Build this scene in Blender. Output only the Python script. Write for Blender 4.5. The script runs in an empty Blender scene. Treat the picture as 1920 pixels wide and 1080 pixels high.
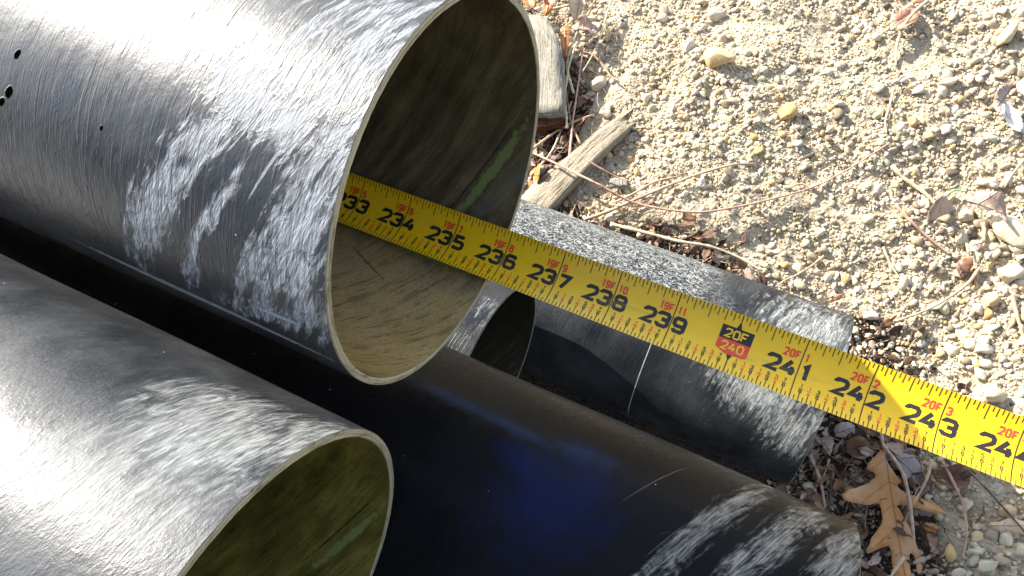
import bpy, bmesh, math, random
import numpy as np
from mathutils import Vector, Matrix, noise as mnoise

IN = 0.0254
H0 = 19.41            # height of the top pipe's axis over the ground, inches
scene = bpy.context.scene
COL = scene.collection

# ------------------------------------------------------------------ camera
F_PX = 1407.2
CAM = np.array([4.250157, -2.427119, 9.236369 + H0])
M = np.array([[0.8902029670310689, 0.3438978330110227, -0.29878580612104766],
              [0.40134445860264617, -0.9023381866363809, 0.15718912967096949],
              [-0.21554884142122036, -0.25984625721393556, -0.9412856206135728]])
cam_d = bpy.data.cameras.new("camera")
cam_d.sensor_width = 36
cam_d.lens = F_PX / 1920 * 36
cam_d.clip_start = 0.01
cam_d.clip_end = 500
cam_o = bpy.data.objects.new("camera", cam_d)
COL.objects.link(cam_o)
R_, D_, F_ = M[:, 0], M[:, 1], M[:, 2]
cm = Matrix(((R_[0], -D_[0], -F_[0], CAM[0]*IN), (R_[1], -D_[1], -F_[1], CAM[1]*IN), (R_[2], -D_[2], -F_[2], CAM[2]*IN), (0, 0, 0, 1)))
cam_o.matrix_world = cm
cam_d.dof.use_dof = False
cam_d.dof.focus_distance = 17.0 * IN
cam_d.dof.aperture_fstop = 5.6 * 4.5
scene.camera = cam_o

# ------------------------------------------------------------------ light
SUN = Vector((-1.66, 0.61, 1.0)).normalized()
w = bpy.data.worlds.new("World")
scene.world = w
w.use_nodes = True
nt = w.node_tree
nt.nodes.clear()
sky = nt.nodes.new("ShaderNodeTexSky")
sky.sky_type = 'NISHITA'
sky.sun_disc = False
sky.sun_elevation = math.asin(SUN.z)
sky.sun_rotation = math.atan2(SUN.x, SUN.y)
bg = nt.nodes.new("ShaderNodeBackground")
bg.inputs[1].default_value = 0.15
wo = nt.nodes.new("ShaderNodeOutputWorld")
hs = nt.nodes.new("ShaderNodeHueSaturation")      # the camera's white balance takes most of the blue out of the shade
hs.inputs["Saturation"].default_value = 0.70
nt.links.new(sky.outputs[0], hs.inputs["Color"])
nt.links.new(hs.outputs[0], bg.inputs[0])
nt.links.new(bg.outputs[0], wo.inputs[0])
sd = bpy.data.lights.new("sun", 'SUN')
sd.energy = 4.7
sd.angle = math.radians(0.55)
sd.color = (1.0, 0.945, 0.84)
so = bpy.data.objects.new("sun", sd)
COL.objects.link(so)
so.rotation_euler = SUN.to_track_quat('Z', 'Y').to_euler()
so.location = (0, 0, 3)

scene.view_settings.view_transform = 'Standard'
scene.view_settings.look = 'None'
scene.view_settings.gamma = 1
scene.view_settings.exposure = 1.62
scene.cycles.max_bounces = 8

random.seed(7)
rng = np.random.default_rng(11)

# ------------------------------------------------------------------ helpers
def pray(px, py):
    r = M @ np.array([px - 960, py - 540, F_PX])
    return r / np.linalg.norm(r)

def at(px, py, z=0.0):
    """point (inches) at height z seen at a pixel of the 1920 px photograph"""
    r = pray(px, py)
    return CAM + r * ((z - CAM[2]) / r[2])

def tag(o, label=None, cat=None, group=None, kind=None):
    if label: o["label"] = label
    if cat: o["category"] = cat
    if group: o["group"] = group
    if kind: o["kind"] = kind
    return o

def mesh_np(name, co, faces, mats, parent=None, smooth=True, scale=IN, midx=None):
    """faces: (n,k) int array with constant k, co in inches"""
    co = np.asarray(co, np.float32) * scale
    faces = np.asarray(faces, np.int32)
    me = bpy.data.meshes.new(name)
    n, k = faces.shape
    me.vertices.add(len(co)); me.vertices.foreach_set("co", co.ravel())
    me.loops.add(n * k); me.loops.foreach_set("vertex_index", faces.ravel())
    me.polygons.add(n); me.polygons.foreach_set("loop_start", np.arange(0, n * k, k, dtype=np.int32))
    me.update(calc_edges=True)
    me.validate()
    if smooth: me.shade_smooth()
    for m in (mats if isinstance(mats, (list, tuple)) else [mats]): me.materials.append(m)
    if midx is not None: me.polygons.foreach_set("material_index", np.asarray(midx, np.int32))
    o = bpy.data.objects.new(name, me)
    COL.objects.link(o)
    if parent: o.parent = parent
    return o

def set_uv(me, uv):
    """uv per vertex (inches)"""
    l = me.uv_layers.new(name="UVMap")
    idx = np.empty(len(me.loops), np.int32); me.loops.foreach_get("vertex_index", idx)
    l.data.foreach_set("uv", np.asarray(uv, np.float32)[idx].ravel())

def empty(name, loc=(0, 0, 0)):
    o = bpy.data.objects.new(name, None)
    COL.objects.link(o)
    o.location = Vector(loc) * IN
    o.empty_display_size = 0.02
    return o

# ---- node helper
class N:
    def __init__(self, name):
        self.m = bpy.data.materials.new(name); self.m.use_nodes = True
        self.t = self.m.node_tree
        self.b = self.t.nodes["Principled BSDF"]
    def new(self, typ, **kw):
        n = self.t.nodes.new(typ)
        for k, v in kw.items(): setattr(n, k, v)
        return n
    def put(self, sock, v):
        if isinstance(v, bpy.types.NodeSocket): self.t.links.new(v, sock)
        elif v is not None:
            if isinstance(v, (tuple, list)) and len(v) == 3 and sock.type == 'RGBA': v = (*v, 1)
            sock.default_value = v
    def math(self, op, a, b=None, c=None, clamp=False):
        n = self.new("ShaderNodeMath", operation=op); n.use_clamp = clamp
        for i, v in enumerate((a, b, c)):
            if v is not None: self.put(n.inputs[i], v)
        return n.outputs[0]
    def vec(self, x, y, z=0.0):
        n = self.new("ShaderNodeCombineXYZ")
        self.put(n.inputs[0], x); self.put(n.inputs[1], y); self.put(n.inputs[2], z)
        return n.outputs[0]
    def sep(self, v):
        n = self.new("ShaderNodeSeparateXYZ"); self.put(n.inputs[0], v); return n.outputs
    def uv(self):
        n = self.new("ShaderNodeUVMap"); n.uv_map = "UVMap"; return n.outputs[0]
    def obj(self):
        return self.new("ShaderNodeTexCoord").outputs["Object"]
    def noise(self, v, scale=1.0, detail=3, rough=0.5, dist=0.0):
        n = self.new("ShaderNodeTexNoise"); n.noise_dimensions = '3D'
        self.put(n.inputs["Vector"], v); n.inputs["Scale"].default_value = scale
        n.inputs["Detail"].default_value = detail; n.inputs["Roughness"].default_value = rough
        n.inputs["Distortion"].default_value = dist
        return n.outputs[0]
    def voro(self, v, scale=1.0, feature='F1', rnd=1.0):
        n = self.new("ShaderNodeTexVoronoi"); n.feature = feature
        self.put(n.inputs["Vector"], v); n.inputs["Scale"].default_value = scale
        n.inputs["Randomness"].default_value = rnd
        return n.outputs[0]
    def ss(self, v, a, b, lo=0.0, hi=1.0):
        n = self.new("ShaderNodeMapRange"); n.interpolation_type = 'SMOOTHSTEP'
        self.put(n.inputs[0], v); n.inputs[1].default_value = a; n.inputs[2].default_value = b
        n.inputs[3].default_value = lo; n.inputs[4].default_value = hi
        return n.outputs[0]
    def lin(self, v, a, b, lo=0.0, hi=1.0):
        n = self.new("ShaderNodeMapRange")
        self.put(n.inputs[0], v); n.inputs[1].default_value = a; n.inputs[2].default_value = b
        n.inputs[3].default_value = lo; n.inputs[4].default_value = hi
        return n.outputs[0]
    def mix(self, f, a, b, mode='MIX'):
        n = self.new("ShaderNodeMix"); n.data_type = 'RGBA'; n.blend_type = mode
        self.put(n.inputs[0], f); self.put(n.inputs[6], a); self.put(n.inputs[7], b)
        return n.outputs[2]
    def ramp(self, v, stops):
        n = self.new("ShaderNodeValToRGB"); e = n.color_ramp.elements
        while len(e) < len(stops): e.new(0.5)
        for s, (p, c) in zip(e, stops): s.position = p; s.color = (*c, 1)
        self.put(n.inputs[0], v); return n.outputs[0]
    def attr(self, name):
        n = self.new("ShaderNodeAttribute"); n.attribute_name = name; return n.outputs["Fac"]
    def bump(self, h, dist, strength=1.0, normal=None):
        n = self.new("ShaderNodeBump"); self.put(n.inputs["Height"], h)
        n.inputs["Distance"].default_value = dist; self.put(n.inputs["Strength"], strength)
        if normal is not None: self.put(n.inputs["Normal"], normal)
        return n.outputs[0]
    def fin(self, color=None, rough=None, normal=None, spec=None, metal=None, **kw):
        b = self.b
        for nm, v in (("Base Color", color), ("Roughness", rough), ("Normal", normal), ("Specular IOR Level", spec), ("Metallic", metal)):
            if v is not None: self.put(b.inputs[nm], v)
        for k, v in kw.items(): self.put(b.inputs[k], v)
        return self.m

# ------------------------------------------------------------------ pipes
DEG = math.pi / 180
def blob(n, u, v, cu, cv, ru, rv, tilt=0.0):
    """1 inside, falling to 0 at the edge of a tilted ellipse, uv in inches"""
    du = n.math('SUBTRACT', u, cu); dv = n.math('SUBTRACT', v, cv)
    c, s = math.cos(tilt), math.sin(tilt)
    a = n.math('ADD', n.math('MULTIPLY', du, c), n.math('MULTIPLY', dv, s))
    b = n.math('SUBTRACT', n.math('MULTIPLY', dv, c), n.math('MULTIPLY', du, s))
    a = n.math('DIVIDE', a, ru); b = n.math('DIVIDE', b, rv)
    d = n.math('SQRT', n.math('ADD', n.math('MULTIPLY', a, a), n.math('MULTIPLY', b, b)))
    return n.math('SUBTRACT', 1.0, d)

def vmax(n, items):
    o = items[0]
    for i in items[1:]: o = n.math('MAXIMUM', o, i)
    return o

def outer_mat(name, R, scuffs, base=(0.009, 0.0105, 0.014), rough=0.33, scuff_col=(0.22, 0.225, 0.23), lean=0.0,
              mottle=None, seed=0.0, dust=0.35, blue=None, lines=(), gouges=(), fine=1.0, patch=None, holes=(), spec=0.36, soft=0.55, bmp=0.9, hs=1.0, slean=None, dense=0.0, wb=0.25, gr=0.35):
    n = N(name)
    uv = n.sep(n.uv()); u, v = uv[0], uv[1]
    lu = n.math('ADD', u, n.math('MULTIPLY', v, lean))      # scratches lean a little off the hoop direction
    slu = lu if slean is None else n.math('ADD', u, n.math('MULTIPLY', v, slean))
    # long hoop scratches
    streak = n.noise(n.vec(n.math('MULTIPLY', slu, 9.0), n.math('MULTIPLY', v, 0.9), seed), 1.0, 4, 0.62)
    streak2 = n.noise(n.vec(n.math('MULTIPLY', lu, 34.0), n.math('MULTIPLY', v, 2.4), seed + 4), 1.0, 3, 0.6)
    tang = n.noise(n.vec(n.math('MULTIPLY', u, 16.0), n.math('MULTIPLY', v, 13.0), seed + 9), 1.0, 4, 0.65, 0.6)
    wr = n.noise(n.vec(n.math('MULTIPLY', slu, 5.5), n.math('MULTIPLY', v, 2.6), seed + 13), 1.0, 5, 0.66, 1.4)
    broad = n.noise(n.vec(n.math('MULTIPLY', u, 0.9), n.math('MULTIPLY', v, 0.8), seed + 2), 1.0, 3, 0.55)
    # scuffed areas
    if scuffs:
        bl = vmax(n, [n.math('MULTIPLY', blob(n, u, v, *s[:5]), s[5] if len(s) > 5 else 1.0) for s in scuffs])
        e = n.math('ADD', n.math('MULTIPLY', bl, 0.85), n.math('MULTIPLY', n.math('SUBTRACT', streak, 0.52), 2.0))
        e = n.math('ADD', e, n.math('MULTIPLY', n.math('SUBTRACT', wr, 0.5), 1.5))
        e = n.math('ADD', e, dense)
        sc = n.ss(e, 0.02, soft)
        thr = n.noise(n.vec(n.math('MULTIPLY', slu, 46.0), n.math('MULTIPLY', v, 3.4), seed + 90), 1.0, 3, 0.65)
        sc = n.math('MULTIPLY', sc, n.lin(thr, 0.36, 0.62, 0.38, 1.05))
        sc = n.math('MULTIPLY', sc, n.ss(bl, -0.55, 0.05))
        sc = n.math('MULTIPLY', sc, n.lin(n.math('ADD', streak2, n.math('MULTIPLY', wr, 0.9)), 0.68, 1.18, 0.05, 1.25))
    else:
        sc = n.math('MULTIPLY', broad, 0.0)
    if mottle:
        u0, u1, v0, v1 = mottle
        w1 = n.noise(n.vec(n.math('MULTIPLY', u, 3.2), n.math('MULTIPLY', v, 6.0), seed + 20), 1.0, 4, 0.6, 1.1)
        rid = n.math('ABSOLUTE', n.math('SUBTRACT', w1, 0.5))
        w2 = n.noise(n.vec(n.math('MULTIPLY', u, 5.5), n.math('MULTIPLY', v, 9.0), seed + 31), 1.0, 3, 0.6, 0.8)
        rid2 = n.math('ABSOLUTE', n.math('SUBTRACT', w2, 0.5))
        lines_m = n.math('MAXIMUM', n.ss(rid, 0.034, 0.008), n.ss(rid2, 0.03, 0.006))
        area = n.math('MULTIPLY', n.ss(n.math('ADD', u, n.math('MULTIPLY', broad, 2.0)), u1 + 2.0, u1), n.ss(n.math('ADD', v, n.math('MULTIPLY', broad, 1.2)), v1 + 1.1, v1 + 0.2))
        mot = n.math('MULTIPLY', lines_m, area)
        sc = n.math('MAXIMUM', sc, n.math('MULTIPLY', mot, 1.15))
    for (a0, b0, ru, rv, t, wgt) in lines:
        lb = n.ss(n.math('ADD', blob(n, u, v, a0, b0, ru, rv, t), n.math('MULTIPLY', n.math('SUBTRACT', tang, 0.5), 0.8)), 0.0, 0.35)
        sc = n.math('MAXIMUM', sc, n.math('MULTIPLY', lb, wgt))
    # light dust / oxidised skin over the whole pipe
    fine_m = n.ss(streak2, 0.50, 0.80)
    dustm = n.math('MULTIPLY', n.math('ADD', n.math('MULTIPLY', fine_m, 0.5 * fine), n.ss(broad, 0.3, 0.75)), dust)
    col = n.mix(dustm, base, (0.066, 0.070, 0.074))
    dark_l = n.ss(n.noise(n.vec(n.math('MULTIPLY', lu, 26.0), n.math('MULTIPLY', v, 0.8), seed + 40), 1.0, 2, 0.5), 0.60, 0.70)
    col = n.mix(n.math('MULTIPLY', dark_l, 0.6 * fine), col, (0.006, 0.007, 0.007))
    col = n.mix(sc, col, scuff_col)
    if patch:
        for (pc, items, e0, e1, k) in patch:
            pb = vmax(n, [blob(n, u, v, *s) for s in items])
            pm = n.ss(n.math('ADD', pb, n.math('MULTIPLY', n.math('SUBTRACT', n.noise(n.vec(u, v, seed + 55), 1.7, 5, 0.6, .5), 0.5), 1.4)), e0, e1)
            col = n.mix(n.math('MULTIPLY', pm, k), col, pc)
    # tiny glints, painted into the colour as white specks
    spk = n.math('MULTIPLY', n.ss(n.voro(n.vec(u, v, seed), 3.1), 0.045, 0.015), n.ss(broad, .46, .56))
    col = n.mix(n.math('MULTIPLY', spk, 0.8), col, (0.62, 0.62, 0.60))
    hm = None
    for (hu, hv, hr) in holes:
        hb = n.ss(n.math('ADD', blob(n, u, v, hu, hv, hr, hr * 1.7, 0.5), n.math('MULTIPLY', n.math('SUBTRACT', tang, .5), .8)), -0.05, 0.2)
        col = n.mix(hb, col, (0.001, 0.001, 0.001)); hm = hb if hm is None else n.math('MAXIMUM', hm, hb)
    rg = n.math('ADD', n.lin(streak, 0.3, 0.7, rough - 0.05, rough + 0.07), n.math('MULTIPLY', sc, 0.30))
    rg = n.math('ADD', rg, n.lin(broad, 0.3, 0.7, -0.04, 0.07))
    h = n.math('ADD', n.math('MULTIPLY', streak2, 0.9), n.math('MULTIPLY', n.noise(n.vec(n.math('MULTIPLY', lu, 60.0), n.math('MULTIPLY', v, 5.0), seed), 1.0, 2, 0.5), 0.35))
    h = n.math('ADD', h, n.math('MULTIPLY', sc, n.math('MULTIPLY', tang, 1.3)))
    h = n.math('SUBTRACT', h, n.math('MULTIPLY', dark_l, 0.8))
    nb = n.bump(n.math('MULTIPLY', n.math('ADD', broad, n.math('MULTIPLY', n.noise(n.vec(n.math('MULTIPLY', u, 2.2), n.math('MULTIPLY', v, 1.3), seed + 70), 1.0, 2), 0.5)), 1.0), 0.0009, 0.7)
    grain = n.noise(n.vec(n.math('MULTIPLY', lu, 30.0), n.math('MULTIPLY', v, 13.0), seed + 80), 1.0, 4, 0.7)
    grain2 = n.noise(n.vec(n.math('MULTIPLY', slu, 11.0), n.math('MULTIPLY', v, 6.0), seed + 84), 1.0, 5, 0.7)
    rg = n.math('ADD', rg, n.lin(grain2, 0.35, 0.65, -0.05, 0.07))
    nb = n.bump(n.math('ADD', grain, n.math('MULTIPLY', grain2, 1.2)), 0.00030, gr, nb)
    nb = n.bump(h, 0.00016, bmp, nb)
    nb = n.bump(n.math('MULTIPLY', sc, n.math('ADD', wr, n.math('MULTIPLY', tang, .6))), 0.0007, wb, nb)
    b = n.b
    b.inputs["Anisotropic"].default_value = 0.0
    sp = n.lin(sc, 0, 1, spec, spec + 0.35 * hs)
    if hm is not None:
        sp = n.math('MULTIPLY', sp, n.lin(hm, 0, 1, 1, 0)); nb = n.bump(n.math('MULTIPLY', hm, -1.0), 0.0010, 0.8, nb)
    return n.fin(col, rg, nb, sp)

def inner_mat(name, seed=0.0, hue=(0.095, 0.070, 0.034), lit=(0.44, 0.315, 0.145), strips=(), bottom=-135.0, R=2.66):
    n = N(name)
    uv = n.sep(n.uv()); u, v = uv[0], uv[1]
    s = n.math('SUBTRACT', u, n.math('MULTIPLY', v, 0.5))
    t = n.math('ADD', v, n.math('MULTIPLY', u, 0.5))
    st = n.noise(n.vec(n.math('MULTIPLY', s, 3.2), n.math('MULTIPLY', t, 0.45), seed), 1.0, 5, 0.6)
    st2 = n.noise(n.vec(n.math('MULTIPLY', s, 22.0), n.math('MULTIPLY', t, 1.6), seed + 3), 1.0, 3, 0.6)
    bl = n.noise(n.vec(u, v, seed + 5), 1.1, 4, 0.62)
    gr = n.noise(n.vec(u, v, seed + 6), 18.0, 4, 0.7)
    col = n.ramp(n.math('ADD', n.math('ADD', n.math('MULTIPLY', st, 0.5), n.math('MULTIPLY', st2, 0.25)), n.math('MULTIPLY', bl, 0.25)), [(0.36, tuple(c * 0.25 for c in hue)), (0.5, hue), (0.66, tuple(c * 2.2 for c in hue))])
    # dried silt lying along the low side
    dv = n.math('DIVIDE', n.math('SUBTRACT', v, bottom * DEG * R), 2.3)
    silt = n.math('SUBTRACT', 1.0, n.math('MULTIPLY', dv, dv))
    silt = n.ss(n.math('ADD', silt, n.math('MULTIPLY', n.math('SUBTRACT', bl, 0.5), 1.4)), 0.0, 0.9)
    siltc = n.mix(n.ss(bl, 0.35, 0.65), lit, (lit[0] * 0.80, lit[1] * 0.80, lit[2] * 0.66))
    siltc = n.mix(n.math('MULTIPLY', n.ss(st2, 0.54, 0.66), 0.6), siltc, (0.06, 0.042, 0.022))
    siltc = n.mix(n.math('MULTIPLY', n.ss(n.noise(n.vec(n.math('MULTIPLY', s, 7.0), n.math('MULTIPLY', t, 1.1), seed + 11), 1.0, 4, .65), .52, .64), .55), siltc, (0.13, 0.10, 0.045))
    col = n.mix(n.math('MULTIPLY', silt, 0.92), col, siltc)
    col = n.mix(n.math('MULTIPLY', n.ss(gr, 0.52, 0.70), 0.6), col, (0.02, 0.018, 0.012))
    col = n.mix(n.math('MULTIPLY', n.ss(st2, 0.6, 0.75), 0.3), col, (0.02, 0.02, 0.015))
    for (c, cu, cv, ru, rv, tl, k) in strips:
        m = n.ss(n.math('ADD', blob(n, u, v, cu, cv, ru, rv, tl), n.math('MULTIPLY', n.math('SUBTRACT', n.noise(n.vec(u, v, seed + 8), 5.0, 6, 0.7), 0.5), 2.2)), 0.0, 0.45)
        col = n.mix(n.math('MULTIPLY', m, k), col, c)
    nb = n.bump(n.math('ADD', n.math('MULTIPLY', st2, 1.0), n.math('MULTIPLY', gr, 0.6)), 0.00012, 0.8)
    return n.fin(col, n.lin(st, 0.3, 0.7, 0.42, 0.62), nb, 0.4)

def edge_mat(name, c1=(0.34, 0.31, 0.22), c2=(0.17, 0.15, 0.10)):
    n = N(name)
    uv = n.sep(n.uv()); u, v = uv[0], uv[1]
    ring = n.noise(n.vec(n.math('MULTIPLY', u, 60.0), n.math('MULTIPLY', v, 0.25), 0.0), 1.0, 3, 0.6)
    spot = n.noise(n.vec(n.math('MULTIPLY', u, 9.0), n.math('MULTIPLY', v, 2.2), 3.0), 1.0, 4, 0.65)
    lay = n.noise(n.vec(n.math('MULTIPLY', u, 26.0), n.math('MULTIPLY', v, 0.06), 7.0), 1.0, 2, 0.5)
    col = n.mix(n.ss(ring, 0.42, 0.6), c1, c2)
    col = n.mix(n.math('MULTIPLY', n.ss(lay, 0.52, 0.60), 0.75), col, (0.07, 0.06, 0.04))
    col = n.mix(n.math('MULTIPLY', n.ss(spot, 0.50, 0.66), 0.75), col, (0.10, 0.065, 0.035))
    nick = n.noise(n.vec(n.math('MULTIPLY', u, 14.0), n.math('MULTIPLY', v, 11.0), 9.0), 1.0, 3, 0.7)
    col = n.mix(n.math('MULTIPLY', n.ss(nick, 0.60, 0.68), 0.8), col, (0.04, 0.035, 0.025))
    nb = n.bump(n.math('ADD', ring, n.math('MULTIPLY', spot, 0.4)), 0.0002, 0.8)
    return n.fin(col, 0.62, nb, 0.35)

def make_pipe(label, mouth, dirv, R, wall, length, mo, mi, me_, wob=0.0, cut=(0, 0), group="cut lengths of black pipe in the pile", rsq=(0, 0)):
    """mouth centre (inches), dirv points out of the mouth; the body runs back along -dirv"""
    d = Vector(dirv).normalized()
    ey = Vector((0, 1, 0)); ey = (ey - d * ey.dot(d)).normalized(); ez = d.cross(ey)
    root = empty("pipe", mouth)
    rot = Matrix((d, ey, ez)).transposed().to_4x4()
    root.matrix_world = Matrix.Translation(Vector(mouth) * IN) @ rot
    tag(root, label, "pipe", group)
    NA = 288
    # stations along the body, dense near the mouth
    us = [0.0, -0.012, -0.03, -0.08]
    x = -0.08; step = 0.12
    while x > -length + 0.2:
        x -= step; step = min(step * 1.08, 4.0); us.append(max(x, -length))
    us.append(-length) if us[-1] > -length else None
    us = np.array(us)
    def ring(r, a0, uu, inner=False):
        ang = np.linspace(a0, a0 + 360, NA + 1) * DEG
        U, A = np.meshgrid(uu, ang, indexing='ij')
        rr = r * (1 + rsq[0] * np.cos(2 * (A - rsq[1])))
        if wob:
            # slight dents and ovality of real pipe
            rr = rr + wob * (np.sin(A * 3 + U * .23 + 1.0) * .35 + np.sin(A * 5 - U * .41 + 2) * .2 + np.sin(U * 1.3 + A * 2) * .18) * np.clip(-U / 2, 0, 1)
        X = U + (cut[0] * np.cos(A) + cut[1] * np.sin(A)) * r * np.exp(U / 3.0)
        co = np.stack([X, rr * np.cos(A), rr * np.sin(A)], -1)
        uv = np.stack([U, A * r], -1)
        return co, uv
    def grid(name, co, uv, mat, flip=False):
        a, b = co.shape[:2]
        idx = np.arange(a * b).reshape(a, b)
        f = np.stack([idx[:-1, :-1], idx[:-1, 1:], idx[1:, 1:], idx[1:, :-1]], -1).reshape(-1, 4)
        if flip: f = f[:, ::-1]
        o = mesh_np(name, co.reshape(-1, 3), f, mat, root)
        set_uv(o.data, uv.reshape(-1, 2))
        return o
    bev = 0.014
    # outer wall: tiny rounded lip at the mouth
    uo = us.copy(); uo[0] = -bev
    uo = np.unique(uo)[::-1]
    co, uv = ring(R, -90, uo)
    grid("outer_wall", co, uv, mo, flip=False)
    ri = R - wall
    co, uv = ring(ri, -270, uo)
    grid("inner_wall", co, uv, mi, flip=True)
    # cut edge: bevel, flat, bevel
    rs = [R, R - bev * .3, R - bev] + list(np.linspace(R - bev, ri + bev, 5)[1:-1]) + [ri + bev, ri + bev * .3, ri]
    ux = [-bev, -bev * .3, 0, 0.004, 0, 0.004, 0, -bev * .3, -bev]
    cs, uvs = [], []
    for r_, x_ in zip(rs, ux):
        c, t = ring(r_, -90, np.array([0.0]))
        c = c.copy(); aa_ = t[0, :, 1] / r_
        c[..., 0] += x_ + (.0016 * np.sin(aa_ * 37 + r_ * 9) * np.sin(aa_ * 11) + .0012 * np.sin(aa_ * 83 + 1)) * (-.012 < x_)
        t = t.copy(); t[..., 0] = r_; cs.append(c[0]); uvs.append(t[0])
    grid("cut_edge", np.array(cs), np.array(uvs), me_, flip=True)
    # far end face
    c1, t1 = ring(R, -90, np.array([us[-1]])); c2, t2 = ring(ri, -90, np.array([us[-1]]))
    grid("cut_edge", np.array([c1[0], c2[0]]), np.array([t1[0], t2[0]]), me_)
    return root

def sd_(u, deg, ru, rdeg, tilt=0.0, w=1.0, R=2.78):
    return (u, deg * DEG * R, ru, rdeg * DEG * R, tilt, w)

edge_a = edge_mat("cut_edge_beige")
edge_dark = edge_mat("cut_edge_grey", (0.20, 0.20, 0.17), (0.12, 0.12, 0.11))

m1 = outer_mat("black_pipe_scuffed_silver", 2.78, [
    sd_(-2.45, 130, .34, 31, 0.5), sd_(-1.95, 118, .26, 20, 0.5, .9), sd_(-0.42, 124, .46, 30, 0.3), sd_(-1.0, 137, .26, 16, .5), sd_(-1.0, 152, .8, 6, -0.35, .9),
    sd_(-0.3, 146, .35, 9, .3, .8), sd_(-2.0, 143, .14, 14, .4, .8), sd_(-1.2, 100, 1.1, 9, 0.2, .8), sd_(-0.5, 68, .8, 30, 0, .5), sd_(-1.6, 128, .10, 16, .5, .7)],
    rough=0.35, dust=0.16, spec=.60, seed=1.3, lean=0.05, slean=.42, bmp=.8, hs=-.1, dense=.12, wb=.3, gr=.35, soft=.55, scuff_col=(0.27, 0.29, 0.32),
    lines=[(-2.3, 162 * DEG * 2.78, 2.4, .08, 0.03, .55), (-0.8, 151.5 * DEG * 2.78, .45, .04, -0.05, .9), (-0.92, 112 * DEG * 2.78, .022, .5, 0.40, .5)],
    holes=[(-4.86, 107.5 * DEG * 2.78, .045), (-4.90, 117.5 * DEG * 2.78, .06), (-5.02, 120.5 * DEG * 2.78, .045), (-3.32, 117.5 * DEG * 2.78, .026)])
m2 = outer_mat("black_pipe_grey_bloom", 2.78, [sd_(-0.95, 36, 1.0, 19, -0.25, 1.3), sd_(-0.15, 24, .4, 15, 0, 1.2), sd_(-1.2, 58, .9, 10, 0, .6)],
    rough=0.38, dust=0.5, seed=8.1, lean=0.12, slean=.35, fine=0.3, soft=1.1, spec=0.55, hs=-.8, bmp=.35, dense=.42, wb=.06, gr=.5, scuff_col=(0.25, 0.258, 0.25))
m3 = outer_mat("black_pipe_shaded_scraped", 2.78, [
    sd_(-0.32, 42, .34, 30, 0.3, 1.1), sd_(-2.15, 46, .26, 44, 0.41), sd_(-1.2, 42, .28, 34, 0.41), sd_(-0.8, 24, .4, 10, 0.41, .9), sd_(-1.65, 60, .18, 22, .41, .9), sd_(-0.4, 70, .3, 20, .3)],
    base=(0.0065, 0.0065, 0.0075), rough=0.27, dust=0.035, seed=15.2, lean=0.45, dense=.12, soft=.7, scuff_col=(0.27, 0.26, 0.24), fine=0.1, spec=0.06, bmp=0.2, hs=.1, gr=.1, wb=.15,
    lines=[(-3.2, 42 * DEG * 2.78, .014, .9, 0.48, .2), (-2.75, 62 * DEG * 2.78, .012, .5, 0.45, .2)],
    patch=[((0.008, 0.012, 0.060), [(-4.55, 66 * DEG * 2.78, 1.05, 1.3, 0.6), (-5.3, 59 * DEG * 2.78, .6, .35, 0.1)], -0.25, 1.0, 0.7),  # blue reflection painted into the base colour
           ((0.011, 0.030, 0.085), [(-6.0, 48 * DEG * 2.78, 2.2, .16, 0.02), (-4.5, 45 * DEG * 2.78, .9, .2, -.15)], -0.1, 1.0, 0.5),  # streaks of the same painted blue reflection
           ((0.014, 0.010, 0.009), [(-5.6, 24 * DEG * 2.78, 3.4, .8, 0.0)], -0.2, 0.9, 0.2)])  # brownish reflection along the upper side, tinted in faintly
m4 = outer_mat("black_pipe_mottled_white", 2.875, [
    sd_(-1.0, 62, 1.7, 38, 0.1, .9), sd_(-1.9, 112, 1.7, 20, 0.2, 1.1), sd_(-0.7, 128, .9, 20, 0.1, .9), sd_(-2.6, 98, .9, 12, 0, .7)],
    rough=0.46, dust=0.45, seed=23.7, lean=0.1, slean=.2, spec=0.20, hs=1.4, dense=.25, soft=1.0, gr=.8, mottle=(-20, -4.4, 0, 78 * DEG * 2.875), scuff_col=(0.34, 0.35, 0.33),
    lines=[(-5.3, 130 * DEG * 2.875, .018, 2.6, 0.02, 1.0)])
m5 = outer_mat("black_pipe_pinkish_tint", 2.875, [sd_(0, 60, .5, 12, 0, .6)], rough=0.3, dust=0.3, spec=0.25, seed=31.0, lean=0.1,
    patch=[((0.10, 0.07, 0.08), [(0.3, 72 * DEG * 2.87, .6, .5, .2)], 0, .6, .5)])  # the sheen is a pinkish tint in the colour

GREEN = (0.19, 0.22, 0.065)
D2 = DEG * 2.66
i1 = inner_mat("olive_grimed_bore", 2.0, strips=[
    ((0.14, 0.13, 0.10), -0.28, -66 * D2, .16, 1.9, -.55, .4),
    (GREEN, -0.62, -62 * D2, .11, 1.4, -.42, .85),
    (GREEN, -1.05, -100.5 * D2, .8, .075, .04, .8),
    ((0.012, 0.012, 0.01), -0.80, -62 * D2, .02, 1.35, -.42, .9),
    ((0.03, 0.022, 0.012), -2.1, -112 * D2, .6, .03, -.4, .6)], bottom=-140)
i2 = inner_mat("olive_dark_bore", 12.0, hue=(0.125, 0.10, 0.016), lit=(0.21, 0.17, 0.035), strips=[
    (GREEN, -0.55, -70 * D2, .08, 1.1, -.5, .9),
    ((0.01, 0.012, 0.008), -0.72, -68 * D2, .018, 1.1, -.5, .9)], bottom=-150)
i5 = inner_mat("black_dirty_bore", 19.0, hue=(0.02, 0.017, 0.009), lit=(0.04, 0.032, 0.02), bottom=-100, R=2.755)

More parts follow.
